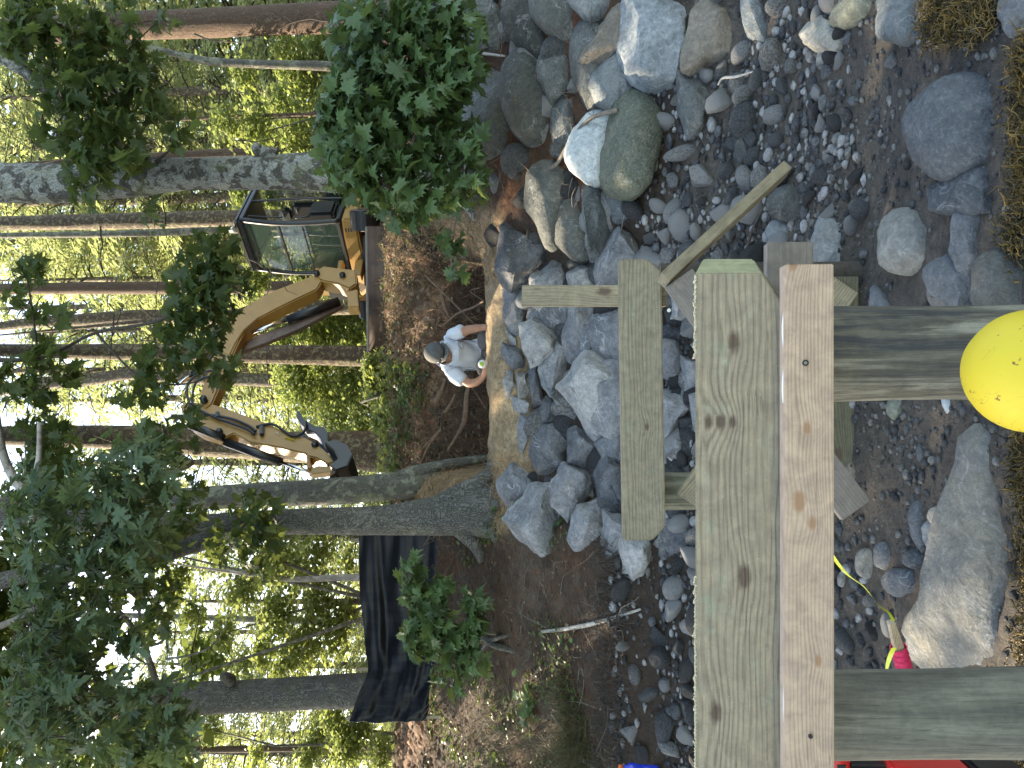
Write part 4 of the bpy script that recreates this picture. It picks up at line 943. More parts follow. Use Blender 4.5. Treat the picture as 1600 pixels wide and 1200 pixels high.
def roots(key, spec, bark):
    th, pts, rad = TR[key]
    for (dx, dy, h, r, L_) in spec:
        b = Vector(ORG[th.name]); d = Vector((dx, dy, 0)).normalized(); q = []; rr_ = []
        for i in range(9):
            k = i / 8; p = b + d * (.05 + L_ * k); g = ground(p.x, p.y); q.append(Vector((p.x, p.y, b.z + h * (1 - k) ** 2.2 * 1.0 + (g - b.z) * min(1, k * 1.3) - .01))); rr_.append(r * (1 - .72 * k) )
        tube('root', q, rr_, bark, th, 14, .18, dx * 7)
roots('oak', [(-1, -.25, .26, .13, .42), (-.5, -.8, .20, .12, .34), (.3, -.9, .2, .11, .3), (1, -.3, .28, .13, .44)], M['bark_oak'])
roots('maple', [(-1, -.2, .24, .11, .38), (.2, -1, .2, .11, .3), (1, -.2, .24, .11, .4)], M['bark_maple'])
roots('twin', [(.9, -.4, .2, .08, .35)], M['bark_grey'])
def limb(key, path, bark, n=14, rough=.06):
    sp = spline(path, 6); return tube('limb', [P(x, y, D) for x, y, w_, D in sp], [px(w_, D) / 2 for x, y, w_, D in sp], bark, TR[key][0], n, rough)
limb('maple', [(285,266,40,6.75),(240,262,34,6.75),(205,246,30,6.7),(170,232,26,6.65),(130,205,22,6.6),(90,160,20,6.5),(50,120,20,6.4),(0,88,22,6.3),(-80,50,18,6.2)], M['bark_maple'])
limb('maple', [(30,110,14,6.45),(42,60,16,6.4),(36,20,16,6.3),(30,-30,16,6.2)], M['bark_birch'])
limb('oak', [(380,820,30,6.7),(330,842,30,6.68),(280,858,28,6.65),(240,872,24,6.6),(180,880,24,6.5),(100,885,26,6.45),(0,908,28,6.4),(-90,930,26,6.3)], M['bark_oak'])
limb('oak', [(560,835,26,6.7),(450,832,26,6.72),(380,842,22,6.74)], M['bark_oak']) if False else None
limb('maple', [(432,245,26,6.75),(405,236,20,6.7),(400,226,12,6.65)], M['bark_maple'], rough=.2)
limb('left', [(360,1064,20,8.5),(352,1058,16,8.4),(346,1056,8,8.35)], M['bark_oak'], rough=.2)
limb('bucket', [(300,720,14,12.4),(280,732,12,12.3),(230,742,9,12.2),(160,748,6,12.1)], M['bark_pinelich'])
# ------------------------------------------------------------------ leaves
MAPLE = [(0,0),(.10,-.08),(.40,-.12),(.33,.02),(.58,.18),(.38,.24),(.54,.46),(.30,.40),(.20,.44),(.27,.62),(.13,.60),(0,.98)]
OAK = [(0,0),(.05,.12),(.22,.08),(.17,.19),(.06,.26),(.36,.28),(.29,.37),(.42,.46),(.22,.45),(.07,.50),(.32,.62),(.24,.69),(.14,.65),(.07,.70),(.14,.84),(0,1.02)]
def leaf_tpl(half, fold=.18, droop=.35):
    out = half + [(-x, y) for x, y in reversed(half[1:-1])]; bm = bmesh.new(); vs = []
    for x, y in out: vs.append(bm.verts.new((x, y, -fold * -abs(x) - droop * (y - .3) ** 2 - .25 * x * x)))
    c = bm.verts.new((0, .35, 0)); k = len(vs)
    for i in range(k):
        bm.faces.new((vs[i], vs[(i + 1) % k], c))
    bm.verts.ensure_lookup_table(); bm.verts.index_update(); V = np.array([v.co[:] for v in bm.verts]); Fc = np.array([[v.index for v in f.verts] for f in bm.faces]); bm.free(); return V, Fc
L_MAPLE = [leaf_tpl(MAPLE, f, d) for f, d in ((.15, .3), (.3, .5), (.05, .6))]
L_OAK = [leaf_tpl(OAK, f, d) for f, d in ((.15, .3), (.3, .5), (.1, .7))]
L_SMALL = [(np.array([(0,0,0),(.32,.45,.07),(0,1,-.1),(-.32,.45,.07)]), np.array([[0,1,2],[0,2,3]]))]
L_SPRAY = [(np.array([(0,0,0),(.10,.5,.02),(0,1,-.12),(-.10,.5,.02)]), np.array([[0,1,2],[0,2,3]]))]
def leaf_meshes(tpls, mat):
    out = []
    for V, Fc in tpls:
        me = bpy.data.meshes.new('leaf_mesh'); me.from_pydata(V.tolist(), [], Fc.tolist()); me.materials.append(mat); out.append(me)
    return out
LM = {'maple': leaf_meshes(L_MAPLE, M['maple']), 'maple_dark': leaf_meshes(L_MAPLE, M['maple_dark']), 'oak': leaf_meshes(L_OAK, M['oak'])}
def leaf_rots(n, camb=.55, upb=.6, drop=.7):
    az = rng.uniform(0, 6.283, n); d = np.stack([np.cos(az), np.sin(az), -drop * rng.uniform(.2, 1.6, n)], -1); d /= np.linalg.norm(d, axis=1)[:, None]
    nn = rng.normal(size=(n, 3)) * .45 + np.array([0, -camb, upb]); nn -= d * (nn * d).sum(1)[:, None]; nn /= np.linalg.norm(nn, axis=1)[:, None]
    x = np.cross(d, nn); return np.stack([x, d, nn], -1)
def cluster_pts(ells, n, D0, dr):
    """leaf positions in blobs read off the picture: (x, y, rx, ry[, dD])"""
    A = np.array([e[2] * e[3] for e in ells], float); k = rng.choice(len(ells), n, p=A / A.sum()); out = []
    for i in k:
        e = ells[i]; dD = e[4] if len(e) > 4 else 0
        while True:
            q = rng.uniform(-1, 1, 3)
            if q @ q < 1: break
        out.append(P(e[0] + q[0] * e[2], e[1] + q[1] * e[3], D0 + dD + q[2] * dr)[:])
    return np.array(out)
def foliage(th, kind, ells, n, D0, dr, size, mat=None, nobj=300, name='leaf', camb=.55, stems=True):
    """leaves of one branch: the ones nearest the camera are parts, the rest one part of kind stuff; petioles and twigs"""
    pos = cluster_pts(ells, n, D0, dr); order = np.argsort(pos[:, 1]); pos = pos[order]; R = leaf_rots(n, camb); s = size * rng.uniform(.6, 1.2, n); mes = LM[kind]; c = ORG[th.name]
    for i in range(min(nobj, n)):
        o = bpy.data.objects.new(name, random.choice(mes)); COL.objects.link(o); o.parent = th
        Mx = Matrix([list(R[i][0] * s[i]) + [0], list(R[i][1] * s[i]) + [0], list(R[i][2] * s[i]) + [0], [0, 0, 0, 1]]); Mx.translation = Vector(pos[i]) - c; o.matrix_basis = Mx
    tp = L_OAK if kind == 'oak' else L_MAPLE
    if n > nobj:
        V, Fc = scatter_np(tp, pos[nobj:], R[nobj:], np.repeat(s[nobj:, None], 3, 1)); o = mesh_np('foliage', V, Fc, M[kind], th, False); o['kind'] = 'stuff'
    if stems:   # twig from blob centre to each leaf base
        E = np.array([P(e[0], e[1], D0 + (e[4] if len(e) > 4 else 0))[:] for e in ells]); d = ((pos[:, None] - E[None]) ** 2).sum(2); near = E[d.argmin(1)]
        sel = rng.random(n) < .5; A = near[sel]; B = pos[sel]; k = 5; t = np.linspace(.25, 1, k)[None, :, None]; Pt = A[:, None] * (1 - t) + B[:, None] * t; Pt[:, :, 2] += (np.sin(t * 3.1)[..., 0]) * .03 + .01; Pt[:, -1] = B
        V, Fc = strands_np(Pt, np.full(sel.sum(), .0035)); o = mesh_np('twigs', V, Fc, M['twig_dark'], th); o['kind'] = 'stuff'
def twig_tree(th, paths, mat, n=8):
    for pth in paths:
        sp = spline(pth, 6); tube('branch', [P(x, y, D) for x, y, w_, D in sp], [px(w_, D) / 2 for x, y, w_, D in sp], mat, th, n, .05)
def ball(name, label, cat, x, y, D): return thing(name, label, cat, P(x, y, D))
# 1 hanging maple foliage right of the cab (upper middle of the picture)
h1 = ball('maple_branch', 'dense fresh green maple foliage hanging in front of the lichened trunk and dark fence', 'branch', 600, -60, 5.2)
foliage(h1, 'maple', [(545,60,45,60),(560,150,70,75),(550,240,65,70),(620,100,60,80),(640,190,75,75),(620,290,75,60),(690,140,50,50),(700,60,35,60),(720,110,35,40),(640,325,50,30),(720,275,40,50),(735,220,25,35),(520,190,35,60),(690,310,30,22),(665,20,60,45),(735,30,20,30),(590,10,40,40),(748,300,18,14)], 1850, 5.3, .40, .13)
foliage(h1, 'maple', [(706,400,20,30),(712,435,16,22),(700,375,25,20),(750,110,18,12),(745,130,20,14)], 42, 5.4, .1, .10, nobj=0)
twig_tree(h1, [[(600,-80,14,5.2),(610,20,10,5.2),(620,120,8,5.3),(600,220,6,5.3),(610,310,4,5.35)],[(620,120,6,5.3),(680,190,5,5.3),(715,280,4,5.3),(705,400,2,5.4),(712,440,1,5.4)],[(610,40,6,5.2),(680,70,4,5.3),(740,110,2,5.3)],[(600,200,5,5.3),(540,230,4,5.3),(520,180,2,5.3)]], M['twig'])
# 2 dark maple foliage high right
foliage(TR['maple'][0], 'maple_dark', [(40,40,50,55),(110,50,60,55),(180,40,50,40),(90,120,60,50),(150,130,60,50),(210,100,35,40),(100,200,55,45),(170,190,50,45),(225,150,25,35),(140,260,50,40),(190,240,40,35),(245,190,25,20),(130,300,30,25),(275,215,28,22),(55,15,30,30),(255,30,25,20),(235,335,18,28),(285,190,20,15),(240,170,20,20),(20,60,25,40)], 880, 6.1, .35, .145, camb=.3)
twig_tree(TR['maple'][0], [[(205,246,10,6.6),(215,200,7,6.4),(170,130,5,6.2),(110,60,3,6.1)],[(130,205,8,6.6),(150,150,5,6.3),(190,90,3,6.1),(250,30,1.5,6.1)],[(230,262,6,6.7),(270,230,3,6.5),(300,190,2,6.4)]], M['twig_dark'])
# 3 middle sprays of backlit maple in front of the boom
h3 = ball('maple_branch', 'dark backlit maple sprays dangling over the elbow of the excavator boom', 'branch', -60, 560, 6.3)
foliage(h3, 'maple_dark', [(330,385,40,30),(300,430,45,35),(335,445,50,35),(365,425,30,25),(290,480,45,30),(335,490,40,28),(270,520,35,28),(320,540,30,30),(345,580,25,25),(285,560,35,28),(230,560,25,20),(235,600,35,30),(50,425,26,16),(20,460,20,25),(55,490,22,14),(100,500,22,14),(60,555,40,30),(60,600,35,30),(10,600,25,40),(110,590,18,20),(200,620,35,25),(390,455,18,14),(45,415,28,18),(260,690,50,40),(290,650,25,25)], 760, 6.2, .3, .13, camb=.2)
twig_tree(h3, [[(-60,560,10,6.3),(60,560,6,6.3),(150,520,5,6.25),(250,500,5,6.2),(330,450,4,6.2),(350,390,2,6.2)],[(150,520,4,6.25),(220,590,3,6.2),(290,600,3,6.2),(345,580,1.5,6.2)],[(60,560,4,6.3),(50,480,3,6.2),(40,420,2,6.2)]], M['twig_dark'])
# 4 large red oak foliage, lower left of the picture
h4 = ball('oak_branch', 'blue green pointed oak foliage nearest the camera at the upper left of the place', 'branch', -60, 1000, 4.6)
foliage(h4, 'oak', [(100,800,60,60),(160,740,60,45),(200,790,55,50),(60,870,50,60),(130,880,70,55),(190,860,50,50),(60,960,55,60),(40,1040,50,60),(110,1020,50,55),(110,1100,65,50),(180,1090,60,45),(240,1110,45,35),(60,1160,70,50),(160,1170,80,45),(240,1170,45,35),(290,1075,22,20),(30,780,35,60),(200,700,45,30),(240,740,40,35),(230,830,30,30),(190,1000,25,30),(20,1120,40,50),(150,960,30,40),(270,1150,40,30)], 1080, 4.7, .5, .165, camb=.6)
twig_tree(h4, [[(-60,1000,14,4.8),(40,960,9,4.8),(110,900,7,4.75),(160,820,5,4.7),(200,740,3,4.7)],[(40,960,7,4.8),(90,1040,6,4.7),(170,1090,4,4.7),(270,1100,2,4.7)],[(-40,1160,8,4.8),(60,1150,5,4.7),(180,1160,3,4.7)]], M['twig'])
# 4b smaller leaves behind, dark and lime mixed
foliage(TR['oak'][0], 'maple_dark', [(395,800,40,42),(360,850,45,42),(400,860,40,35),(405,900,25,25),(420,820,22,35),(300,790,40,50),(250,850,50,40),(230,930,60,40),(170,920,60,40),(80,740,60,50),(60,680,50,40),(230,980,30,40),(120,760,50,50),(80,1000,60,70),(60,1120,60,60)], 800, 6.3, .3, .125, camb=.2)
h6 = ball('maple_sapling', 'young maple sprig with drooping green leaves in front of the left silt fence', 'sapling', 740, 985, 6.3)
foliage(h6, 'maple', [(640,895,22,28),(655,930,30,28),(668,975,38,32),(700,1010,38,32),(655,1010,30,22),(640,990,22,18),(730,985,26,26),(735,945,20,22),(700,1060,30,22),(690,925,18,25),(735,1030,22,18)], 420, 6.2, .2, .135)
twig_tree(h6, [[(775,990,6,6.4),(730,985,5,6.3),(690,980,4,6.2),(655,950,3,6.2),(640,895,1.5,6.2)],[(720,990,3,6.25),(700,1060,1.5,6.2)]], M['twig'])
# birch fork high left, bare white twigs
twig_tree(TR['oak'][0], [[(-20,560,14,5.9),(0,690,13,5.9),(20,745,14,5.9),(45,780,13,5.9),(52,840,12,5.9),(50,900,9,5.9)],[(62,660,8,5.9),(60,720,9,5.9),(45,780,12,5.9)],[(45,780,4,5.9),(20,800,3,5.85),(0,830,2,5.8)],[(35,760,5,5.9),(40,720,3,5.85),(38,690,2,5.8)],[(52,840,6,5.9),(62,880,4,5.85),(55,950,3,5.8),(30,1040,2,5.8),(5,1090,2,5.8)]], M['bark_birch'])
twig_tree(TR['left'][0], [[(250,1090,12,8.4),(225,1010,9,8.0),(190,960,8,7.8),(150,930,6,7.6)],[(225,1010,6,8.0),(218,950,5,7.9),(240,900,4,7.8),(230,850,3,7.7)],[(225,1010,5,8.0),(255,1000,5,8),(250,960,4,8),(230,920,3,8)],[(260,1030,4,8.1),(310,1020,3,8),(340,1000,2,8),(360,960,1.5,8)],[(262,1020,4,8.1),(255,960,3,8),(240,930,2,8)]], M['bark_grey'])
# bare hanging dead twigs among the trunks
dead = []
for i in range(150):
    x = rng.uniform(0, 480); y = rng.uniform(0, 1200); D = rng.uniform(9, 18); a = rng.uniform(-.5, .5) + (1.57 if rng.random() < .6 else 0) * rng.choice([-1, 1]); L_ = rng.uniform(30, 110); q = []
    for k in range(7):
        q.append(P(x, y, D)[:]); x += math.cos(a) * L_ / 6; y += math.sin(a) * L_ / 6; a += rng.normal() * .28
    dead.append(q)
V, Fc = strands_np(np.array(dead), rng.uniform(.006, .018, len(dead))); o = mesh_np('dead_twigs', V, Fc, M['twig_dark']); tag(o, 'bare dead twigs crossing between the trunks', 'twigs', kind='stuff')

# crowns above the frame: they give the shade the place has
def crown(th, blobs, n, size, mat, name='crown', tpl=L_SMALL, kind=None, drop=.3):
    B = np.array(blobs, float); A = B[:, 3] ** 2; k = rng.choice(len(B), n, p=A / A.sum()); q = rng.normal(size=(n, 3)); q /= np.linalg.norm(q, axis=1)[:, None]; q *= rng.uniform(.1, 1, n)[:, None] ** .6 * np.where(rng.random(n) < .22, 1.55, 1)[:, None]
    pos = B[k, :3] + q * B[k, 3:4] * np.array([1, 1, .6]); sz = size * rng.uniform(.6, 1.3, n)
    V, Fc = scatter_np(tpl, pos, leaf_rots(n, .1, .7, drop), np.repeat(sz[:, None], 3, 1)); o = mesh_np(name, V, Fc, mat, th, False)
    if kind: o['kind'] = kind
    return o
def blobs(cx, cy, z0, z1, R, k, r0, r1): return [(cx + R * math.sqrt(random.random()) * math.cos(a), cy + R * math.sqrt(random.random()) * math.sin(a), random.uniform(z0, z1), random.uniform(r0, r1)) for a in [random.random() * 6.283 for _ in range(k)]]
SHADE = [('maple', 2.0, 7.0, 7.8, 11, 3.0, 20), ('oak', -2.5, 7.5, 7.8, 11, 3.4, 26), ('twin', -1.5, 10, 10, 13.5, 3.0, 16), ('left', -5.5, 8.0, 8.0, 12, 3.6, 26), ('bucket', -1, 13.5, 12.5, 16, 3.0, 12), ('mid', .6, 13, 12.5, 16, 2.4, 8)]
for k, x, y, z0, z1, R, nb in SHADE: crown(TR[k][0], blobs(x, y, z0, z1, R, nb, .6, 1.3), nb * 330, .26, M['crown'])
# more trees left of the frame whose crowns reach over the scene
for (X, Y, lab) in ((-9.5, 7.0, 'oak out of the picture, leftmost, crown shading the dock'), (-8.5, 12.5, 'oak out of the picture, left behind the fence tree')):
    g = ground(X, Y); th = thing('oak_tree', lab, 'tree', (X, Y, g)); tube('trunk', [(X, Y, g - .2), (X + .1, Y, g + 3), (X, Y + .1, g + 8)], [.3, .24, .12], M['bark_oak'], th, 18, .08)
    nb_ = 36 if Y < 10 else 17; crown(th, blobs(X + 1.2, Y, 5.0, 11, 4.2, nb_, .6, 1.15), nb_ * 300, .27, M['crown'])
#PART3
# ------------------------------------------------------------------ BACKGROUND WOODLAND
def conifer_crown_tpl(seed, H=16.0, R=3.2, z0=.12, nb=150, density=40):
    g = np.random.default_rng(seed); pos = []; rot = []; scl = []; br = []
    for i in range(nb):
        z = z0 + (1 - z0) * (i + g.random()) / nb; L_ = R * (1 - z) ** .6 * g.uniform(.45, 1.1) + .25; az = g.uniform(0, 6.283); d = np.array([math.cos(az), math.sin(az), 0]); s = np.array([-d[1], d[0], 0]); q = []
        for k in range(6): t = k / 5; q.append(d * L_ * t + np.array([0, 0, z * H + .25 * L_ * t * (1 - 1.7 * t)]))
        br.append(q); n = int(density * L_)
        for _ in range(n):
            t = g.uniform(.25, 1.0); sd = g.choice([-1, 1]); w_ = (1.05 - t) * L_ * .35 * g.random(); p = d * L_ * t + np.array([0, 0, z * H + .25 * L_ * t * (1 - 1.7 * t)]) + s * sd * w_ + g.normal(size=3) * .05
            y = d * .7 + s * sd * g.uniform(.3, 1) + np.array([0, 0, g.uniform(-.7, .1)]); y /= np.linalg.norm(y); x = np.cross(y, [g.normal() * .4, g.normal() * .4, 1]); x /= np.linalg.norm(x); pos.append(p); rot.append(np.stack([x, y, np.cross(x, y)], -1)); scl.append(g.uniform(.12, .30))
    V, Fc = scatter_np(L_SPRAY, np.array(pos), np.array(rot), np.repeat(np.array(scl)[:, None], 3, 1) * np.array([1.5, 1, 1])); return V, Fc, np.array(br)
CON = []
for sd in (1, 2, 3):
    V, Fc, br = conifer_crown_tpl(sd); a_ = mesh_np('crown', V, Fc, M['needle'], None, False); me1 = a_.data; bpy.data.objects.remove(a_)
    V, Fc = strands_np(br, np.full(len(br), .03)); a_ = mesh_np('branches', V, Fc, M['twig_dark']); me2 = a_.data; bpy.data.objects.remove(a_)
    bm = tube_bm(bmesh.new(), [(0, 0, -.3), (0, 0, 4), (.05, 0, 9), (0, 0, 16)], [.2, .17, .12, .03], 12, True, .08); a_ = mesh_bm('trunk', bm, M['bark_pinelich']); me3 = a_.data; bpy.data.objects.remove(a_); CON.append((me1, me2, me3))
clist = [(620, 36, 18), (720, 42, 20), (570, 30, 17), (30, 22, 17), (85, 27, 18), (130, 19, 10), (165, 33, 20), (215, 24, 14), (260, 38, 21), (300, 21, 12), (325, 30, 18), (365, 26, 15), (400, 44, 22), (425, 23, 11), (470, 34, 18), (510, 28, 13), (545, 44, 19), (140, 46, 24), (250, 50, 24), (0, 40, 22), (600, 50, 15), (690, 50, 16), (780, 44, 14), (840, 38, 15), (890, 46, 17), (940, 34, 12), (990, 42, 16), (1040, 30, 11), (1100, 26, 11), (1150, 38, 15), (1180, 22, 9), (-40, 26, 18), (1230, 30, 14)]
for i, (y, D, H) in enumerate(clist):
    p = P(600, y, D); g = ground(p.x, D); th = thing('conifer_tree', 'pale feathery conifer in the backlit wood far behind the big trunks', 'tree', (p.x, D, g), 'conifers far behind the big trunks')
    k = H / 16 * 1.35; th.scale = (k, k, k); th.rotation_euler = (0, 0, i * 1.7)
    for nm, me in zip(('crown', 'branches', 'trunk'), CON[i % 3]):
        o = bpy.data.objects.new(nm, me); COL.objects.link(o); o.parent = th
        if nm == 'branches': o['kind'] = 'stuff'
def bush(name, label, cat, spots, D, n, size, mat, stem=None, dd=1.0, group=None):
    """tree or bush whose foliage clumps sit where the photograph shows them, at one distance"""
    B = [(*P(x, y, D + random.uniform(-dd, dd)), px(r * 1.35, D)) for x, y, r in spots]; bx_ = np.mean([b[0] for b in B]); g = ground(bx_, D)
    th = thing(name, label, cat, (bx_, D, g), group)
    crown(th, B, n, size, mat, 'crown')
    if stem:
        for k, b in enumerate(B[::max(1, len(B) // stem)]):
            tube('trunk', [(bx_ + k * .1, D, g - .2), ((bx_ + b[0]) / 2, D, (g + b[2]) / 2 + .3), tuple(b[:3])], [.03, .02, .008], M['bark_grey'], th, 8, .05)
    return th
bush('maple_tree', 'bright green backlit tree behind boom and stick of the excavator', 'tree', [(450,590,30),(470,620,30),(500,600,40),(520,640,40),(545,600,35),(570,630,30),(500,560,20),(440,575,20),(560,680,25),(530,690,22),(580,600,25),(470,560,20)], 19, 9000, .13, M['lime'], 4)
bush('maple_tree', 'bright green low tree seen under the excavator boom', 'tree', [(480,515,30),(520,510,30),(560,510,28),(500,540,22),(550,535,22),(440,530,24),(580,530,20),(560,450,14),(430,420,14),(410,430,16),(460,425,12)], 17.5, 6500, .12, M['lime'], 3)
bush('maple_tree', 'yellow green backlit tree between the furrowed oak and the fence tree', 'tree', [(340,860,26),(380,920,34),(430,870,34),(470,880,34),(500,940,34),(430,960,34),(520,1000,30),(470,1010,34),(410,1020,26),(300,960,26),(350,990,20),(540,880,22),(500,860,26),(280,900,24),(540,960,24),(380,1040,20),(440,1040,20)], 11.5, 7500, .10, M['lime'], 3)
bush('maple_tree', 'lime green low leaves by the left edge of the view behind the bare twigs', 'tree', [(330,1140,20),(500,1150,26),(540,1170,30),(560,1100,20),(520,1120,24),(480,1180,24),(400,1180,16),(560,1150,24),(590,1180,24)], 12, 3200, .10, M['lime'], 2)
bush('maple_tree', 'dim green leafy tree high behind the oak limbs', 'tree', [(80,720,40),(40,800,44),(120,830,36),(200,850,30),(60,960,40),(30,1060,44),(110,1110,44),(200,1150,44),(290,1120,20)], 10.5, 4200, .13, M['crown'], 3)
bush('shrub', 'yellow shrub lit by the sun on the bank edge behind the digger bucket', 'shrub', [(575,570,14),(580,590,18),(585,615,18),(590,640,16),(592,660,14),(598,600,12),(600,625,10)], 11.2, 2200, .08, M['lime'], 2)
bush('shrub', 'green sunlit leaves between the cab and the pine beyond', 'shrub', [(400,330,20),(380,305,24),(420,308,14),(470,430,14),(500,438,16),(540,440,14),(400,440,22)], 15, 2600, .11, M['lime'], 2)
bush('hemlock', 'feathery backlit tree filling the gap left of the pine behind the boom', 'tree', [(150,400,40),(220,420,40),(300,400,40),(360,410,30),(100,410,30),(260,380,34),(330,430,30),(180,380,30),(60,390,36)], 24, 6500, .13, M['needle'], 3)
bush('hemlock', 'pale green feathery hemlock boughs next to the beech sapling', 'tree', [(450,90,34),(500,75,30),(540,70,30),(480,130,34),(520,160,30),(440,170,34),(400,210,30),(460,220,30),(380,120,26),(350,190,24),(520,110,30)], 12.5, 6500, .10, M['lime'], 3)
# wooded far shore: one mass
n = 26000; D = rng.uniform(55, 95, n); X = rng.uniform(-.75, .75, n) * D; zt = 3.3 + 24 * (0.55 + .45 * vnoise(X, D, .05, 61)) * (D / 75) + 2 * vnoise(X, D, .22, 62); Z = 3 + (zt - 3) * rng.random(n) ** .7
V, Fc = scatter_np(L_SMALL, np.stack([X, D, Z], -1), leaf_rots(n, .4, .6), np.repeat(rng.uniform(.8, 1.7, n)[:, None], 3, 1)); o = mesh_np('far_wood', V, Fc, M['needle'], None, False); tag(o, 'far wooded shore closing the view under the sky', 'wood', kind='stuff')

# ------------------------------------------------------------------ EXCAVATOR
YEL = m_simple('machine_yellow', (.34, .19, .045), .42, 0, .10, 6, .05); BLK = m_simple('machine_black', (.012, .013, .016), .35, 0, .2, 8, 0)
RUST = m_simple('rusty_blade_steel', (.085, .055, .042), .6, .3, .45, 5, .3); CHR = m_simple('chromed_rod', (.6, .6, .62), .15, 1, .02, 20, 0)
HOSE = m_simple('hose_rubber', (.015, .018, .025), .5, 0, .1, 20, 0)
m_, n_, b_ = mat_new('cab_glass'); b_.inputs['Base Color'].default_value = (.05, .09, .08, 1); b_.inputs['Roughness'].default_value = .03; b_.inputs['Transmission Weight'].default_value = .0; b_.inputs['Alpha'].default_value = .5; b_.inputs['Specular IOR Level'].default_value = .9; GLS = m_
ex = thing('excavator', 'yellow mini excavator with black open cab on the bank top', 'excavator', P(597, 400, 11.8))
C0 = P(531, 345, 11.6); f_ = Vector((-.71, -.704, 0)).normalized(); l_ = Vector((.704, -.71, 0)).normalized(); zz = Vector((0, 0, 1))
def H(a, b, h): return C0 + f_ * a - l_ * b + zz * h
def bar(name, a, b, w_, mat, parent=ex, h=None, bev=.01):
    a, b = Vector(a), Vector(b); d = (b - a); x = d.normalized(); y = x.cross(zz) if abs(x.z) < .9 else x.cross(f_); y.normalize(); z = x.cross(y); bm = box_bm(bmesh.new(), (a + b) / 2, d / 2, y * w_ / 2, z * (h or w_) / 2); bevelled(bm, bev, 2); return autosmooth(mesh_bm(name, bm, mat, parent))
def loc_box(name, a0, a1, b0, b1, h0, h1, mat, bev=.02, parent=ex):
    bm = box_bm(bmesh.new(), H((a0 + a1) / 2, (b0 + b1) / 2, (h0 + h1) / 2), f_ * (a1 - a0) / 2, l_ * (b1 - b0) / 2, zz * (h1 - h0) / 2); bevelled(bm, bev, 2); return autosmooth(mesh_bm(name, bm, mat, parent))
# house
ring = [H(.02, -.04, 0), H(.10, .25, 0), H(.12, 1.0, 0), H(-.05, 1.55, 0), H(-1.2, 1.62, 0), H(-1.5, 1.2, 0), H(-1.55, .3, 0), H(-1.2, -.06, 0)]
bm = prism_bm(bmesh.new(), [p - zz * .03 for p in ring], (0, 0, -.24)); bevelled(bm, .03, 2); autosmooth(mesh_bm('body', bm, YEL, ex))
loc_box('engine_hood', -1.5, -.1, 1.02, 1.6, -.02, .75, YEL, .08); loc_box('counterweight', -1.62, -1.2, .0, 1.5, -.05, .62, BLK, .1)
loc_box('front_cover', -.04, .10, 1.0, 1.5, -.02, .46, BLK, .03)
for i in range(3): loc_box('decal', -.3, -.31 + .0, -.048, -.043, -.12, -.10, BLK, .001) if False else None
for h in (-.08, -.125, -.165): bar('decal', H(.055, .10, h), H(.072, .16, h), .012, BLK, bev=.001, h=.022)
# cab
fl_ = .95
F0 = [H(0, 0, 0), H(.04, 0, .55), H(.02, 0, 1.05), H(-.10, 0, 1.60)]; F1 = [p - l_ * fl_ for p in F0]
def polybar(name, pts, w_, mat=BLK): return mesh_bm(name, tube_bm(bmesh.new(), spline([tuple(p) for p in pts], 5), w_, 8), mat, ex)
polybar('pillar', F0, .042); polybar('pillar', F1, .036)
polybar('pillar', [H(-1.12, 0, 0), H(-1.14, 0, .8), H(-1.08, 0, 1.58)], .045); polybar('pillar', [H(-1.12, fl_, 0), H(-1.08, fl_, 1.58)], .045)
polybar('door_pillar', [H(-.62, -.02, 0), H(-.64, -.02, .9), H(-.60, -.02, 1.55)], .022)
for h in (0.03, 1.60): bar('cross_member', H(.0 if h < 1 else -.10, 0, h), H(.0 if h < 1 else -.10, fl_, h), .075, BLK, bev=.02)
bar('cross_member', H(0, 0, .03), H(-1.12, 0, .03), .07, BLK); bar('cross_member', H(-.1, 0, 1.59), H(-1.1, 0, 1.59), .07, BLK)
bm = box_bm(bmesh.new(), H(-.58, fl_ / 2, 1.66), f_ * .56, l_ * .50, zz * .045); bevelled(bm, .035, 3); autosmooth(mesh_bm('roof', bm, m_simple('roof_grey', (.03, .033, .036), .3, 0, .1, 5, 0), ex))
W = []; 
for p, q in zip(F0, F1): W.append((p - l_ * .05, q + l_ * .05))
bm = bmesh.new(); vs = [(bm.verts.new(a), bm.verts.new(b)) for a, b in [(x[0] , x[1]) for x in W]]
for a, b in zip(vs, vs[1:]): bm.faces.new((a[0], b[0], b[1], a[1]))
mesh_bm('windshield', bm, GLS, ex, False)
bar('window_bar', H(.045, .04, .60), H(.045, fl_ - .04, .60), .018, BLK, bev=.003); bar('window_bar', H(.03, .04, .98), H(.03, fl_ - .04, .98), .035, BLK, bev=.005); bar('window_bar', H(-.02, .62, 1.0), H(-.09, .62, 1.52), .012, BLK, bev=.002)
bar('window_bar', H(-.09, .04, 1.48), H(-.09, fl_ - .04, 1.48), .02, BLK, bev=.004)
bm = bmesh.new(); vs = [bm.verts.new(p) for p in (H(-1.11, .05, .3), H(-1.11, fl_ - .05, .3), H(-1.08, fl_ - .05, 1.5), H(-1.08, .05, 1.5))]; bm.faces.new(vs); mesh_bm('rear_window', bm, GLS, ex, False)
bm = bmesh.new(); vs = [bm.verts.new(p) for p in (H(-.08, fl_ + .01, .3), H(-1.08, fl_ + .01, .3), H(-1.05, fl_ + .01, 1.5), H(-.14, fl_ + .01, 1.5))]; bm.faces.new(vs); mesh_bm('side_window', bm, GLS, ex, False)
loc_box('floor_plate', -1.1, 0, .0, .95, -.03, .03, BLK, .01); loc_box('side_panel', -1.08, -.05, .9, .96, .02, .35, BLK, .01)
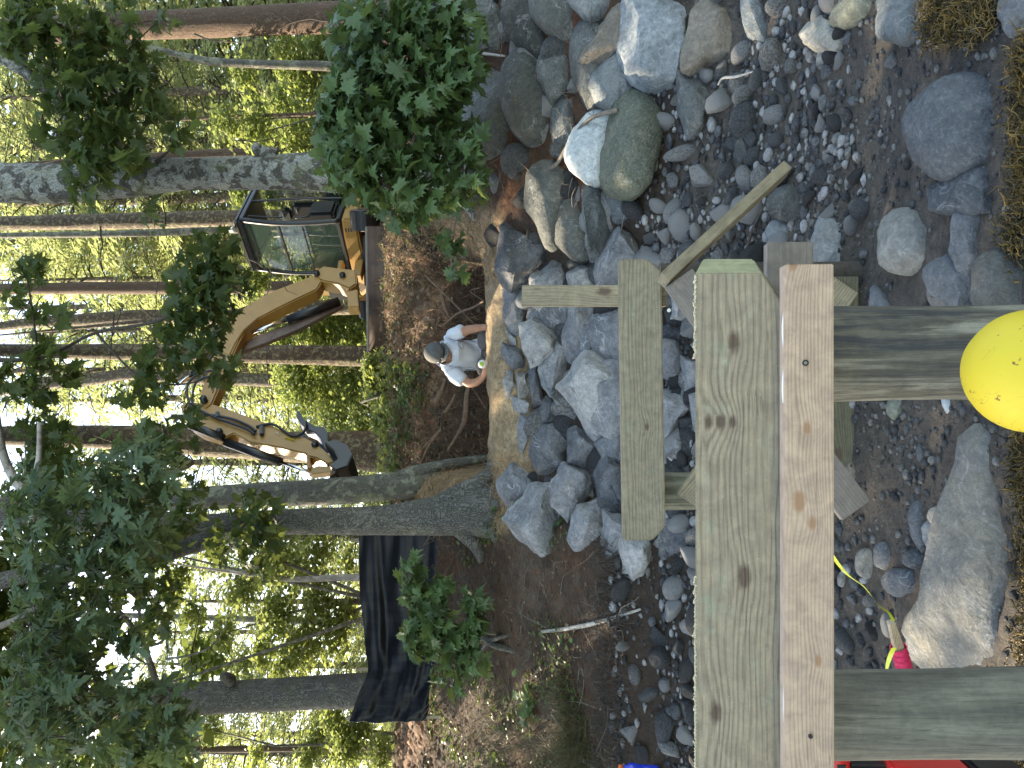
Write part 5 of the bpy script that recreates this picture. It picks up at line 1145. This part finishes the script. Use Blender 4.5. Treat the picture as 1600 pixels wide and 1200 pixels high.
seat = loc_box('seat', -.95, -.45, .22, .72, .36, .50, BLK, .06); sb = loc_box('seat_back', -1.04, -.90, .24, .70, .45, 1.08, BLK, .06); loc_box('headrest', -1.03, -.92, .34, .60, 1.08, 1.26, BLK, .05)
loc_box('seat_base', -.9, -.5, .28, .66, .03, .36, BLK, .02); loc_box('console', -.75, -.35, .08, .22, .2, .62, BLK, .04); loc_box('console', -.75, -.35, .74, .86, .2, .62, BLK, .04)
for b in (.15, .80): polybar('control_lever', [H(-.40, b, .60), H(-.36, b, .70), H(-.35, b, .82)], .018)
for b in (.38, .56): polybar('travel_lever', [H(-.15, b, .05), H(-.18, b, .4), H(-.22, b, .62)], .014)
bar('seat_label', H(-.905, .33, .98), H(-.905, .41, .98), .05, wht, bev=.002, h=.006); bar('seat_label', H(-.46, .10, .55), H(-.46, .16, .55), .035, wht, bev=.002, h=.006)
polybar('grab_rail', [H(-.05, -.06, .9), H(-.02, -.09, 1.1), H(-.08, -.08, 1.45)], .012)
bm = tube_bm(bmesh.new(), [H(-.05, .1, 1.74), H(.03, .1, 1.74)], [.045, .05], 16); mesh_bm('work_light', bm, m_simple('lamp_glass', (.6, .6, .6), .1, .5, .02, 9, 0), ex); bar('light_bracket', H(-.05, .1, 1.66), H(-.05, .1, 1.74), .02, BLK)
# undercarriage
hd = Vector((-.30, -.954, 0)).normalized(); sd = Vector((hd.y, -hd.x, 0)); cc = P(580, 400, 12.55); cc.z = ground(cc.x, cc.y)
def G(a, b, h): return cc + hd * a + sd * b + zz * h
for b in (-.68, .68):
    prof = [(.98 + .22 * math.cos(t), .24 + .22 * math.sin(t)) for t in np.linspace(-1.4, 1.4, 8)] + [(-.98 - .22 * math.cos(t), .24 + .22 * math.sin(t)) for t in np.linspace(1.4, -1.4, 8)]
    bm = prism_bm(bmesh.new(), [G(a, b - .15, h) for a, h in prof], sd * .30); bevelled(bm, .02, 2); tr = autosmooth(mesh_bm('track', bm, BLK, ex))
    for a in (-.9, -.45, 0, .45, .9): mesh_bm('roller', tube_bm(bmesh.new(), [G(a, b - .17, .22), G(a, b + .17, .22)], .13, 18), RUST, tr)
bm = tube_bm(bmesh.new(), [G(0, 0, .30), G(0, 0, .62)], .42, 24); mesh_bm('slew_ring', bm, BLK, ex); bar('chassis', G(-.6, 0, .32), G(.6, 0, .32), .8, BLK, h=.22)
# blade: curved plate across the front
bl0, bl1 = P(574, 354, 10.75), P(576, 551, 10.75); bot = P(606, 452, 10.75).z; prof = [(0, 0), (.04, -.10), (.045, -.18), (0, -(bl0.z - bot) - .04)]
bm = bmesh.new(); up_ = [bm.verts.new(bl0 + Vector((0, y, z))) for y, z in prof]; lo_ = [bm.verts.new(Vector((bl1.x, bl1.y, bl0.z)) + Vector((0, y, z))) for y, z in prof]
for i in range(3): bm.faces.new((up_[i], up_[i + 1], lo_[i + 1], lo_[i]))
bl = mesh_bm('blade', bm, RUST, ex); md = bl.modifiers.new('s', 'SOLIDIFY'); md.thickness = .03
bar('blade_rim', bl0 + Vector((0, -.01, .012)), Vector((bl1.x, bl1.y - .01, bl0.z + .012)), .035, m_simple('worn_edge', (.22, .19, .17), .5, .3, .2, 9, 0))
for b in (-.4, .4): bar('blade_arm', G(.5, b, .25), Vector((G(1.4, b, .25).x, 10.85, bl0.z - .15)), .09, RUST)
# swing post, boom, stick in the vertical plane of the boom
def Db(y): return 11.25 - (y - 445) * .0084
nrm = l_
def plate(name, poly, th, mat, bev=.012, off=0.0, parent=ex):
    pts = [P(x, y, Db(y)) - nrm * (th / 2 - off) for x, y in poly]; bm = prism_bm(bmesh.new(), pts, nrm * th); bevelled(bm, bev, 2); return autosmooth(mesh_bm(name, bm, mat, parent))
def cyl(name, a, b, r, mat, off=0.0, parent=ex, n=16): return mesh_bm(name, tube_bm(bmesh.new(), [P(*a, Db(a[1])) + nrm * off, P(*b, Db(b[1])) + nrm * off], [r, r], n), mat, parent)
bar('swing_bracket', H(.10, .72, -.20), H(.42, .80, -.20), .16, YEL, h=.12); bar('swing_bracket', H(.10, .72, .10), H(.42, .80, .10), .14, YEL, h=.08)
plate('swing_post', [(498,430),(508,424),(530,427),(558,430),(560,452),(548,460),(530,452),(508,448),(498,444)], .22, YEL, .02)
plate('swing_foot', [(544,462),(560,458),(562,486),(545,486)], .16, YEL, .01); cyl('pin', (540,440), (540,441), .05, BLK)
for i, (x, y) in enumerate(((538, 441), (498, 438))): mesh_bm('pin', tube_bm(bmesh.new(), [P(x, y, Db(y)) - nrm * -.16, P(x, y, Db(y)) + nrm * -.16], .045, 16), BLK, ex)
boom = plate('boom', [(484,441),(500,436),(505,448),(498,460),(440,488),(402,508),(386,524),(372,552),(352,600),(335,640),(325,648),(315,640),(318,618),(334,572),(348,530),(360,505),(378,490),(430,462)], .20, YEL, .018)
plate('boom_side_plate', [(393,494),(405,508),(385,525),(372,545),(362,566),(352,560),(362,528),(376,506)], .235, YEL, .01)
mesh_bm('pin', tube_bm(bmesh.new(), [P(324, 636, Db(636)) - nrm * -.18, P(324, 636, Db(636)) + nrm * -.18], .045, 16), BLK, boom)
cyl('boom_cylinder', (530,470), (448,500), .062, BLK, .0); cyl('cylinder_rod', (448,500), (392,520), .028, CHR); plate('cylinder_guard', [(528,462),(534,474),(470,508),(410,533),(368,548),(362,542),(400,520),(460,498)], .06, m_simple('worn_guard', (.10, .065, .05), .5, .2, .3, 9, 0), .006, -.08)
stick = plate('stick', [(284,640),(297,634),(336,638),(376,652),(418,667),(450,682),(478,690),(494,698),(516,716),(524,728),(515,732),(496,722),(486,720),(488,738),(482,740),(481,716),(440,706),(394,698),(368,684),(352,692),(318,682),(300,670)], .17, YEL, .014)
mesh_bm('pin', tube_bm(bmesh.new(), [P(347, 683, Db(683)) - nrm * -.13, P(347, 683, Db(683)) + nrm * -.13], .04, 14), BLK, stick)
cyl('stick_cylinder', (300,672), (352,692), .05, BLK, .1) ; cyl('bucket_cylinder', (353,691), (438,722), .055, BLK); cyl('cylinder_rod', (438,722), (488,739), .022, CHR)
plate('rocker', [(484,736),(488,744),(528,740),(532,733),(500,731)], .09, YEL, .006); mesh_bm('pin', tube_bm(bmesh.new(), [P(495, 703, Db(703)) - nrm * -.12, P(495, 703, Db(703)) + nrm * -.12], .04, 14), BLK, stick)
plate('thumb', [(466,646),(470,648),(478,662),(494,671),(508,673),(515,682),(514,694),(524,706),(538,726),(534,733),(526,728),(508,704),(502,690),(494,682),(480,676),(472,668),(466,658)], .15, BLK, .008); plate('linkage', [(466,671),(474,674),(480,686),(500,690),(520,704),(516,710),(494,702),(470,684)], .05, BLK, .004, -.06)
plate('bucket', [(512,708),(530,704),(548,712),(556,728),(548,746),(530,752),(520,744),(534,734),(528,722)], .42, BLK, .01)
for k in range(4): plate('bucket_tooth', [(524,746),(534,750),(520,762)], .05, RUST, .003, -.16 + k * .107)
for off, pts in ((-.12, [(350,588),(320,592),(300,608),(298,630),(306,648),(318,656),(346,660),(372,666),(394,676),(404,684)]), (-.13, [(346,596),(314,606),(306,632),(312,648),(344,664),(366,672),(392,682),(402,690)]), (-.11, [(404,676),(430,672),(460,690),(478,684),(482,668)]), (-.1, [(372,498),(352,510),(342,530),(336,560),(322,590)])):
    q = [P(x, y, Db(y)) + nrm * -off for x, y in pts]; mesh_bm('hose', tube_bm(bmesh.new(), [Vector(v) for v in spline([tuple(p) for p in q], 6)], .017, 8), HOSE, ex)
bar('hose_clamp', P(345, 655, Db(655)) + nrm * .13, P(345, 664, Db(664)) + nrm * .13, .05, BLK); bar('hose_clamp', P(413, 676, Db(676)) + nrm * .12, P(413, 690, Db(690)) + nrm * .12, .05, BLK)
bar('warning_label', P(448, 692, Db(692)) + nrm * .09, P(463, 696, Db(696)) + nrm * .09, .05, m_simple('label_yellow', (.65, .55, .05), .5, 0, .05, 9, 0), bev=.001, h=.004); bar('label', P(434, 684, Db(684)) + nrm * .09, P(440, 687, Db(687)) + nrm * .09, .045, wht, bev=.001, h=.004)
cyl('boom_top_cylinder', (300,586), (330,566), .05, BLK, .0); cyl('cylinder_rod', (276,602), (300,586), .025, CHR, .0)

# ------------------------------------------------------------------ PERSON
def skin(name, V, E, mat, parent, sub=2, root=0):
    """V: (point, rx, ry)"""
    me = bpy.data.meshes.new(name); c = org(parent); me.from_pydata([tuple(np.array(v[0]) - c) for v in V], E, []); o = bpy.data.objects.new(name, me); COL.objects.link(o)
    md = o.modifiers.new('skin', 'SKIN'); md.use_smooth_shade = True; s2 = o.modifiers.new('sub', 'SUBSURF'); s2.levels = s2.render_levels = sub
    for i, v in enumerate(V): sv = me.skin_vertices[0].data[i]; sv.radius = (v[1], v[2] if len(v) > 2 else v[1]); sv.use_root = (i == root)
    bpy.context.view_layer.update(); me2 = bpy.data.meshes.new_from_object(o.evaluated_get(bpy.context.evaluated_depsgraph_get())); bpy.data.objects.remove(o); bpy.data.meshes.remove(me); return link_mesh(name, me2, mat, parent)
man = thing('person', 'man in pale blue shirt and grey cap crouching in the trench behind the sand', 'person', P(842, 555, 7.35))
SKN = m_simple('skin', (.42, .21, .13), .55, 0, .12, 20, .1); SHT = m_simple('shirt_cloth', (.64, .69, .77), .85, 0, .08, 6, .3); PNT = m_simple('trouser_cloth', (.13, .115, .115), .9, 0, .25, 8, .4)
CAP = m_simple('cap_cloth', (.10, .10, .10), .85, 0, .15, 14, .2); BOOT = m_simple('boot_leather', (.09, .06, .04), .7, 0, .2, 10, .2)
Q = lambda x, y, D, *r: (P(x, y, D), *r)
V = [Q(780,555,7.48,.13,.15), Q(752,555,7.42,.10,.12), Q(725,554,7.30,.09,.12), Q(708,553,7.23,.07,.09), Q(696,552,7.14,.055), Q(686,551,7.06,.088,.085), Q(672,551,7.10,.075,.075),
     Q(706,531,7.21,.05), Q(728,516,7.10,.050), Q(744,513,7.03,.040), Q(757,511,6.97,.030), Q(762,511,6.93,.034,.022),
     Q(706,577,7.21,.05), Q(733,600,7.12,.048), Q(746,597,7.06,.040), Q(756,588,7.00,.030), Q(758,580,6.96,.034,.024),
     Q(785,536,7.46,.10), Q(749,533,7.16,.07), Q(800,532,7.26,.055), Q(838,532,7.36,.045), Q(842,532,7.22,.04),
     Q(785,574,7.46,.10), Q(749,572,7.16,.07), Q(800,574,7.26,.055), Q(838,574,7.36,.045), Q(842,574,7.22,.04)]
E = [(0,1),(1,2),(2,3),(3,4),(4,5),(5,6),(3,7),(7,8),(8,9),(9,10),(10,11),(3,12),(12,13),(13,14),(14,15),(15,16),(0,17),(17,18),(18,19),(19,20),(20,21),(0,22),(22,23),(23,24),(24,25),(25,26)]
def fingers(wi, D0, cx, cy, dxy, curl):
    for k in range(5):
        o_ = (k - 2) * 2.3; a = len(V); L1 = 5.5 if k not in (0, 4) else 4.2
        if k == 4: V.append(Q(cx - 1, cy + dxy * 6, D0 - .01, .010)); V.append(Q(cx + 3.5, cy + dxy * 7.5, D0 - .03, .009)); E.extend([(wi, a), (a, a + 1)]); continue
        V.append(Q(cx + L1, cy + o_, D0 - .02, .010)); V.append(Q(cx + L1 + 3.5, cy + o_, D0 - .045 - curl, .009)); V.append(Q(cx + L1 + 6, cy + o_, D0 - .05 - curl, .008)); E.extend([(wi, a), (a, a + 1), (a + 1, a + 2)])
fingers(11, 6.92, 762, 511, 1, .02); fingers(16, 6.95, 758, 578, -1, .01)
skin('body', V, E, SKN, man, 2, 0)
V = [Q(741,555,7.40,.15,.20), Q(732,555,7.36,.15,.20), Q(719,554,7.28,.15,.20), Q(706,553,7.20,.13,.17), Q(698,552,7.16,.085,.09), Q(705,531,7.19,.088), Q(716,520,7.14,.080), Q(727,515,7.10,.074), Q(705,577,7.19,.088), Q(716,590,7.15,.080), Q(728,598,7.12,.074)]
E = [(0,1),(1,2),(2,3),(3,4),(3,5),(5,6),(6,7),(3,8),(8,9),(9,10)]
sh = skin('shirt', V, E, SHT, man, 3, 2)
for v in sh.data.vertices:
    q = v.co * 9; v.co += v.normal * (noise.noise(q) * .016 + noise.noise(Vector((q.x * 3.5, q.y * 2, q.z * .9))) * .008)
V = [Q(750,555,7.47,.14,.17), Q(785,555,7.50,.14,.16), Q(782,536,7.42,.112), Q(749,532,7.15,.10), Q(800,531,7.26,.075), Q(834,532,7.36,.06), Q(782,574,7.42,.112), Q(749,573,7.15,.10), Q(800,575,7.26,.075), Q(834,574,7.36,.06)]
E = [(0,1),(1,2),(2,3),(3,4),(4,5),(1,6),(6,7),(7,8),(8,9)]; pt = skin('trousers', V, E, PNT, man, 3, 1)
for v in pt.data.vertices: v.co += v.normal * noise.noise(v.co * 10) * .014
for y in (532, 574): skin('boot', [Q(834,y,7.38,.055), Q(842,y,7.34,.05), Q(844,y,7.20,.045,.05)], [(0,1),(1,2)], BOOT, man, 2, 0)
# cap: dome tilted forward and down, bill over the face, dark glasses resting on it
hc = P(681, 551, 7.07); ax = Vector((0, -.80, .60)).normalized(); sx = Vector((1, 0, 0)); fw = sx.cross(ax) ; fw = -fw if fw.z > 0 else fw   # fw points forward-down
bm = bmesh.new(); bmesh.ops.create_uvsphere(bm, u_segments=28, v_segments=14, radius=1)
bmesh.ops.delete(bm, geom=[v for v in bm.verts if v.co.z < -.12], context='VERTS')
for v in bm.verts: c = v.co.copy(); v.co = hc + sx * c.x * .098 + fw * c.y * .115 + ax * c.z * .105
cp = mesh_bm('cap', bm, CAP, man); md = cp.modifiers.new('s', 'SOLIDIFY'); md.thickness = .004
bm = bmesh.new(); rows = []
for i in range(6):
    k = i / 5; row = []
    for j in range(13):
        u = (j / 12 - .5) * 2; wd = .092 * math.sqrt(max(0, 1 - (k * .93) ** 2.6 * 1.0)) if i else .096; row.append(bm.verts.new(hc + sx * u * wd + fw * (.085 * math.sqrt(max(0, 1 - (u * .82) ** 2)) + .085 * k) + ax * (.002 - .022 * u * u - .012 * k)))
    rows.append(row)
for a, b in zip(rows, rows[1:]):
    for j in range(12): bm.faces.new((a[j], a[j + 1], b[j + 1], b[j]))
bl_ = mesh_bm('cap_bill', bm, CAP, cp); md = bl_.modifiers.new('s', 'SOLIDIFY'); md.thickness = .005; md.offset = 1
for s in (-1, 1):
    V_, F_ = ico(3); c = hc + sx * s * .036 + fw * .108 + ax * .022; W_ = np.array([c + sx * v[0] * .031 + fw * v[1] * .018 + ax * v[2] * .012 for v in V_]); mesh_np('sunglasses', W_, F_, BLK, cp)
mesh_bm('sunglasses', tube_bm(bmesh.new(), [hc + sx * u * .098 + fw * (.105 * math.sqrt(max(0, 1 - u * u * .8))) + ax * .022 for u in np.linspace(-1, 1, 15)], .005, 6), BLK, cp)
# line drawing on the shirt chest: dark curved strokes
ink = m_simple('shirt_print', (.12, .14, .20), .8, 0, .1, 9, 0)
from mathutils.bvhtree import BVHTree
def on_shirt(x, y):
    d = ray(x, y).normalized(); c = Vector(org(man)); bvh = on_shirt.b; h = bvh.ray_cast(-c, d); return (h[0] + c - d * .003) if h[0] else None
on_shirt.b = BVHTree.FromPolygons([v.co[:] for v in sh.data.vertices], [p.vertices[:] for p in sh.data.polygons])
for st in ([(716,535),(717,540),(720,544),(723,546)], [(722,537),(724,541),(725,545)], [(717,530),(720,533),(719,537)], [(714,533),(716,531)]):
    q = [on_shirt(x, y) for x, y in st]; q = [p for p in q if p]
    if len(q) > 1: mesh_bm('shirt_print', tube_bm(bmesh.new(), q, .003, 5), ink, sh)
# measuring device in his hand: white round body with green centre
dv = thing('laser_level', 'small white round tool with green centre held by the crouching man', 'tool', P(757, 570, 6.93))
q = P(755, 569, 6.94); mesh_bm('case', tube_bm(bmesh.new(), [q, q + Vector((0, -.035, .01))], [.040, .038], 24), wht, dv); mesh_bm('target', tube_bm(bmesh.new(), [q + Vector((0, -.035, .01)), q + Vector((0, -.040, .011))], [.022, .020], 20), m_simple('lime_plastic', (.30, .48, .05), .4, 0, .05, 9, 0), dv)

# ------------------------------------------------------------------ TRENCH, BANK AND SLOPE DETAILS
def stick(name, label, path, mat, cat='stick', parent=None, n=10, rough=.15):
    sp = spline(path, 7); pts = [P(x, y, D) for x, y, w_, D in sp]; o = tube(name, pts, [px(w_, D) / 2 for x, y, w_, D in sp], mat, parent, n, rough)
    if parent is None: setorigin(o, pts[0]); tag(o, label, cat)
    return o
def on(x, y, w_, lift=.02): h = hit(x, y); return (x, y, w_, h.y - lift)
stick('driftwood_stick', 'long bleached stick lying across the dark slope below the last new stone', [on(846,987,5),on(880,983,6),on(920,976,7),on(960,965,6),on(1001,952,4)], M['twig_pale'])
stick('driftwood_stick', 'thin curved bleached branch low on the slope near the blue bottle', [on(862,1116,3),on(885,1150,4),on(900,1178,5),on(925,1198,6),on(940,1215,6)], M['twig_pale'])
stick('driftwood_stick', 'curved brown branch resting over the white boulder', [on(846,268,4,.12),on(868,258,6,.16),on(885,230,6,.2),on(900,208,6,.22),on(925,184,7,.25),on(965,172,7,.25)], M['twig'])
stick('driftwood_stick', 'pale twig in front of the lichen mottled boulder', [on(722,76,4,.12),on(745,82,5,.12),on(790,88,3,.12)], M['twig_pale'])
stick('driftwood_stick', 'forked pale twig at the foot of the big brown boulder', [on(1122,133,3,.1),on(1130,122,4,.1),on(1150,120,4,.1),on(1176,112,2,.1)], M['twig_pale'])
stick('driftwood_stick', 'dark twig lying beside the leaning timber', [on(1158,408,3,.06),on(1168,385,4,.06),on(1175,360,4,.06),on(1192,325,3,.06)], M['twig_dark'])
rt = thing('root', 'brown tree roots exposed in the dug trench left of the crouching man', 'roots', P(740, 620, 7.6))
for pth in ([(700,703,4,8.15),(715,680,6,8.05),(727,655,10,7.95),(730,620,9,7.9),(734,600,8,8.0)], [(680,628,9,8.3),(690,612,8,8.2),(696,594,6,8.3)], [(652,745,3,8.5),(668,700,4,8.3),(690,670,4,8.2),(660,700,2,8.3)], [(735,600,3,8.1),(760,640,3,8.0)], [(695,645,6,8.2),(705,630,5,8.1),(712,615,3,8.1)]):
    sp = spline(pth, 6); tube('root_strand', [P(x, y, D) for x, y, w_, D in sp], [px(w_, D) / 2 for x, y, w_, D in sp], M['root'], rt, 9, .15)
rt = thing('root', 'crossing thin roots on the dark undercut right of the crouching man', 'roots', P(740, 470, 7.7))
for pth in ([(664,430,3,8.3),(690,455,4,8.15),(715,480,3,8.0),(740,505,3,7.7)], [(690,510,3,8.1),(715,490,4,7.9),(740,480,4,7.6),(756,470,3,7.3)], [(690,455,5,8.2),(695,480,6,8.1),(705,500,5,8.1)], [(660,500,3,8.4),(680,500,3,8.2)], [(750,450,3,7.7),(735,455,2,7.8),(756,470,2,7.4)]):
    sp = spline(pth, 6); tube('root_strand', [P(x, y, D) for x, y, w_, D in sp], [px(w_, D) / 2 for x, y, w_, D in sp], M['root'], rt, 9, .15)
def onground(n, t0, t1, d0, d1):
    D = rng.uniform(d0, d1, n); t = rng.uniform(t0, t1, n); return np.stack([t * D, D, height(t * D, D)], -1)
def strand_field(name, base, L0, L1, dirf, r, mat, label, cat, k=6, wob=.25, parent=None):
    n = len(base); L_ = rng.uniform(L0, L1, n); d = dirf(n); Pt = np.zeros((n, k, 3)); Pt[:, 0] = base; 
    for j in range(1, k):
        d = d + rng.normal(size=(n, 3)) * wob; d /= np.linalg.norm(d, axis=1)[:, None]; Pt[:, j] = Pt[:, j - 1] + d * (L_ / (k - 1))[:, None]
    V, Fc = strands_np(Pt, rng.uniform(r * .5, r * 1.3, n)); o = mesh_np(name, V, Fc, mat, parent); tag(o, label, None if parent else cat, kind='stuff'); return o
flatd = lambda n: np.stack([rng.normal(size=n), rng.normal(size=n) * .6, rng.normal(size=n) * .12], -1)
downd = lambda n: np.stack([rng.normal(size=n) * .25, -.55 + rng.normal(size=n) * .2, -.8 + 0 * rng.random(n)], -1)
upd = lambda n: np.stack([rng.normal(size=n) * .3, rng.normal(size=n) * .3, np.full(n, 1.)], -1)
up1 = np.array([0, 0, .012])
strand_field('bank_roots', onground(5200, -.15, .26, 8.2, 10.8) + up1 * 2, .10, .35, downd, .005, M['root'], 'tangled fine roots and dead stems hanging down the brown bank', 'roots', wob=.35)
strand_field('bank_roots', onground(2200, -.14, .25, 7.9, 10.5) + up1 * 3, .08, .30, downd, .004, M['dry'], 'straw coloured rootlets catching the sun on the bank', 'roots', wob=.4)
strand_field('sand_roots', onground(1500, -.2, -.1, 6.6, 8.4) + up1, .06, .25, downd, .004, M['dry'], 'pale rootlets in the sandy spill beside the oak', 'roots', wob=.4)
strand_field('sand_roots', onground(1100, .13, .22, 6.5, 8.2) + up1, .06, .25, downd, .004, M['dry'], 'pale rootlets in the sandy spill under the maple leaves', 'roots', wob=.4)
strand_field('trench_rootlets', onground(700, -.1, .15, 7.9, 8.5) + up1 * 2, .06, .3, downd, .004, M['root'], 'dark rootlets on the trench wall', 'roots', wob=.4)
strand_field('pine_needles', onground(15000, -.62, -.15, 5.35, 8.6) + up1 * .5, .03, .09, flatd, .0016, M['needles_red'], 'rust brown pine needles scattered over the left slope', 'needles', 3, .1)
strand_field('pine_needles', onground(6000, .2, .6, 5.3, 8.6) + up1 * .5, .03, .09, flatd, .0018, M['needles_red'], 'rust brown pine needles between the old boulders', 'needles', 3, .1)
strand_field('fallen_twigs', onground(420, -.62, -.12, 5.3, 8.4) + up1, .10, .45, flatd, .004, M['twig'], 'thin dry twigs scattered on the left slope', 'twigs', wob=.25)
strand_field('fallen_twigs', onground(200, .18, .5, 5.2, 7) + up1 * 8, .10, .35, flatd, .004, M['twig'], 'thin dry twigs caught between the old boulders', 'twigs', wob=.3)
b = onground(60, -.62, -.45, 5.45, 6.8); base = np.repeat(b, 30, 0) + rng.normal(size=(1800, 3)) * [.10, .08, 0]; base[:, 2] = height(base[:, 0], base[:, 1])
strand_field('grass', base, .08, .22, lambda n: np.stack([rng.normal(size=n) * .4, -.25 + rng.normal(size=n) * .35, np.full(n, .8)], -1), .0018, M['grass'], 'thin grass tufts on the left slope', 'grass', 5, .22)
b = onground(9, -.5, -.4, 5.4, 5.8); base = np.repeat(b, 120, 0) + rng.normal(size=(1080, 3)) * [.10, .05, 0]; base[:, 2] = height(base[:, 0], base[:, 1])
strand_field('grass', base, .14, .30, lambda n: np.stack([rng.normal(size=n) * .4, -.5 + rng.normal(size=n) * .3, np.full(n, .5)], -1), .0022, M['grass'], 'long fine grass hanging over the undercut edge near the blue bottle', 'grass', 6, .2)
strand_field('overhang_roots', onground(900, -.62, -.2, 5.28, 5.5) + up1 * 6, .08, .25, downd, .003, M['twig_dark'], 'dark rootlets hanging from the undercut edge', 'roots', wob=.3)
def leafscatter(name, pts, size, mat, label, cat, tpl=L_SMALL, camb=.3, lift=.02):
    n = len(pts); V, Fc = scatter_np(tpl, pts + np.array([0, -.02, 0]) + rng.uniform(0, lift, (n, 1)) * np.array([0, 0, 1]), leaf_rots(n, camb, .9, .2), np.repeat((size * rng.uniform(.5, 1.3, n))[:, None], 3, 1)); o = mesh_np(name, V, Fc, mat, None, False); return tag(o, label, cat, kind='stuff')
def clumped(n, t0, t1, d0, d1, s, th):
    q = onground(n, t0, t1, d0, d1); k = vnoise(q[:, 0], q[:, 1], s, 77) > th; return q[k]
leafscatter('ground_plants', clumped(7000, -.62, -.14, 5.6, 8.4, 2.6, .34), .045, M['herb'], 'low green plants covering patches of the left slope', 'plants', lift=.07)
leafscatter('leaf_litter', onground(5200, -.2, .3, 8.1, 11), .06, M['litter'], 'dead leaves and dry ivy on the bank top', 'leaves', lift=.07)
leafscatter('leaf_litter', onground(1600, -.62, -.14, 5.4, 8.6), .035, M['litter'], 'brown fallen leaves on the left slope', 'leaves')
leafscatter('ivy', clumped(2600, -.13, .03, 8.6, 10.8, 2.2, .0), .075, M['herb'], 'green ivy trailing over the bank left of the blade', 'plants', lift=.14)
leafscatter('lime_plants', clumped(1700, -.2, .05, 9.4, 11.6, 2.5, -.1), .09, M['lime'], 'yellow green plants sprouting along the bank edge', 'plants', lift=.3)
pl = thing('leafy_plant', 'bright green leafy plant alone low on the left slope', 'plant', hit(835, 1100))
q = np.array(ORG[pl.name]) + rng.normal(size=(90, 3)) * [.11, .06, .05] + [0, -.03, .08]; V, Fc = scatter_np(L_SMALL, q, leaf_rots(90, .6, .6, .3), np.repeat(rng.uniform(.05, .09, 90)[:, None], 3, 1)); o = mesh_np('leaves', V, Fc, M['maple'], pl, False); o['kind'] = 'stuff'
tube('stem', [ORG[pl.name] - Vector((0, 0, .03)), ORG[pl.name] + Vector((.02, 0, .15))], .004, M['twig'], pl, 6)
pl = thing('yellow_sprig', 'small yellow green sprig between the lichened trunk foot and a dark boulder', 'plant', hit(825, 335)); c = np.array(P(825, 332, 6.3)); q = c + rng.normal(size=(14, 3)) * [.035, .03, .035]
V, Fc = scatter_np(L_SMALL, q, leaf_rots(14, .8, .4, .3), np.repeat(rng.uniform(.06, .1, 14)[:, None], 3, 1)); o = mesh_np('leaves', V, Fc, M['lime'], pl, False); o['kind'] = 'stuff'
tube('stem', [ORG[pl.name], Vector(c)], .004, M['twig'], pl, 6)
pl = thing('yellow_sprig', 'pale green leaf rosette against the rusty excavator blade', 'plant', hit(606, 445)); c = np.array(P(597, 443, 10.5)); q = c + rng.normal(size=(10, 3)) * [.05, .03, .05]
V, Fc = scatter_np(L_SMALL, q, leaf_rots(10, .8, .4, .3), np.repeat(rng.uniform(.08, .12, 10)[:, None], 3, 1)); o = mesh_np('leaves', V, Fc, M['lime'], pl, False); o['kind'] = 'stuff'
tube('stem', [ORG[pl.name], Vector(c)], .004, M['twig'], pl, 6)
# surface roots of the left slope
rt = thing('root', 'grey forked root running down the left slope below the maple sprig', 'roots', hit(775, 1000))
for pth in ([on(748,990,10,0),on(765,1003,12,.02),on(780,1010,12,.02),on(806,1018,8,0)], [on(750,1018,7,0),on(765,1003,9,.02),on(785,995,6,.02),on(800,992,4,0)]):
    sp = spline(pth, 6); tube('root_strand', [P(x, y, D) for x, y, w_, D in sp], [px(w_, D) / 2 for x, y, w_, D in sp], M['bark_oak'], rt, 10, .15)
# rockweed along the water side
def weed(n, x0, x1, y0, y1, L0, L1, lab, mat=M['weed']):
    b = []
    x1 = max(x1, x0 + 60)
    for _ in range(400): h = hit(rng.uniform(x0, x1), rng.uniform(y0, y1)); b.append(h[:])
    b = np.array(b)[rng.integers(0, 400, n)] + rng.normal(size=(n, 3)) * [.03, .03, 0]; b[:, 2] = height(b[:, 0], b[:, 1]) + rng.uniform(.005, .05, n)
    ang = vnoise(b[:, 0], b[:, 1], 3, 55) * 2.2
    strand_field('rockweed', b, L0 * .8, L1 * .8, lambda n: np.stack([np.sin(ang) * .9 + rng.normal(size=n) * .35, -np.abs(np.cos(ang)) + rng.normal(size=n) * .35, rng.normal(size=n) * .15], -1), .0032, mat, lab, 'seaweed', 6, .55)
weed(7000, 1616, 1640, 60, 320, .04, .11, 'golden brown rockweed heaped beside the large dark boulder')
weed(3600, 1460, 1560, -30, 50, .04, .10, 'golden brown rockweed at the far end of the beach')
weed(4000, 1622, 1640, 660, 760, .04, .09, 'dark brown rockweed between the float and the ledge rock'); weed(4500, 1618, 1640, 740, 1060, .02, .06, 'rusty brown rockweed crust along the seaward side of the ledge rock')
weed(1500, 1560, 1620, 1180, 1215, .02, .06, 'rusty brown rockweed below the left piling'); weed(900, 1590, 1640, 330, 400, .02, .06, 'thin rockweed near the dark round boulder')
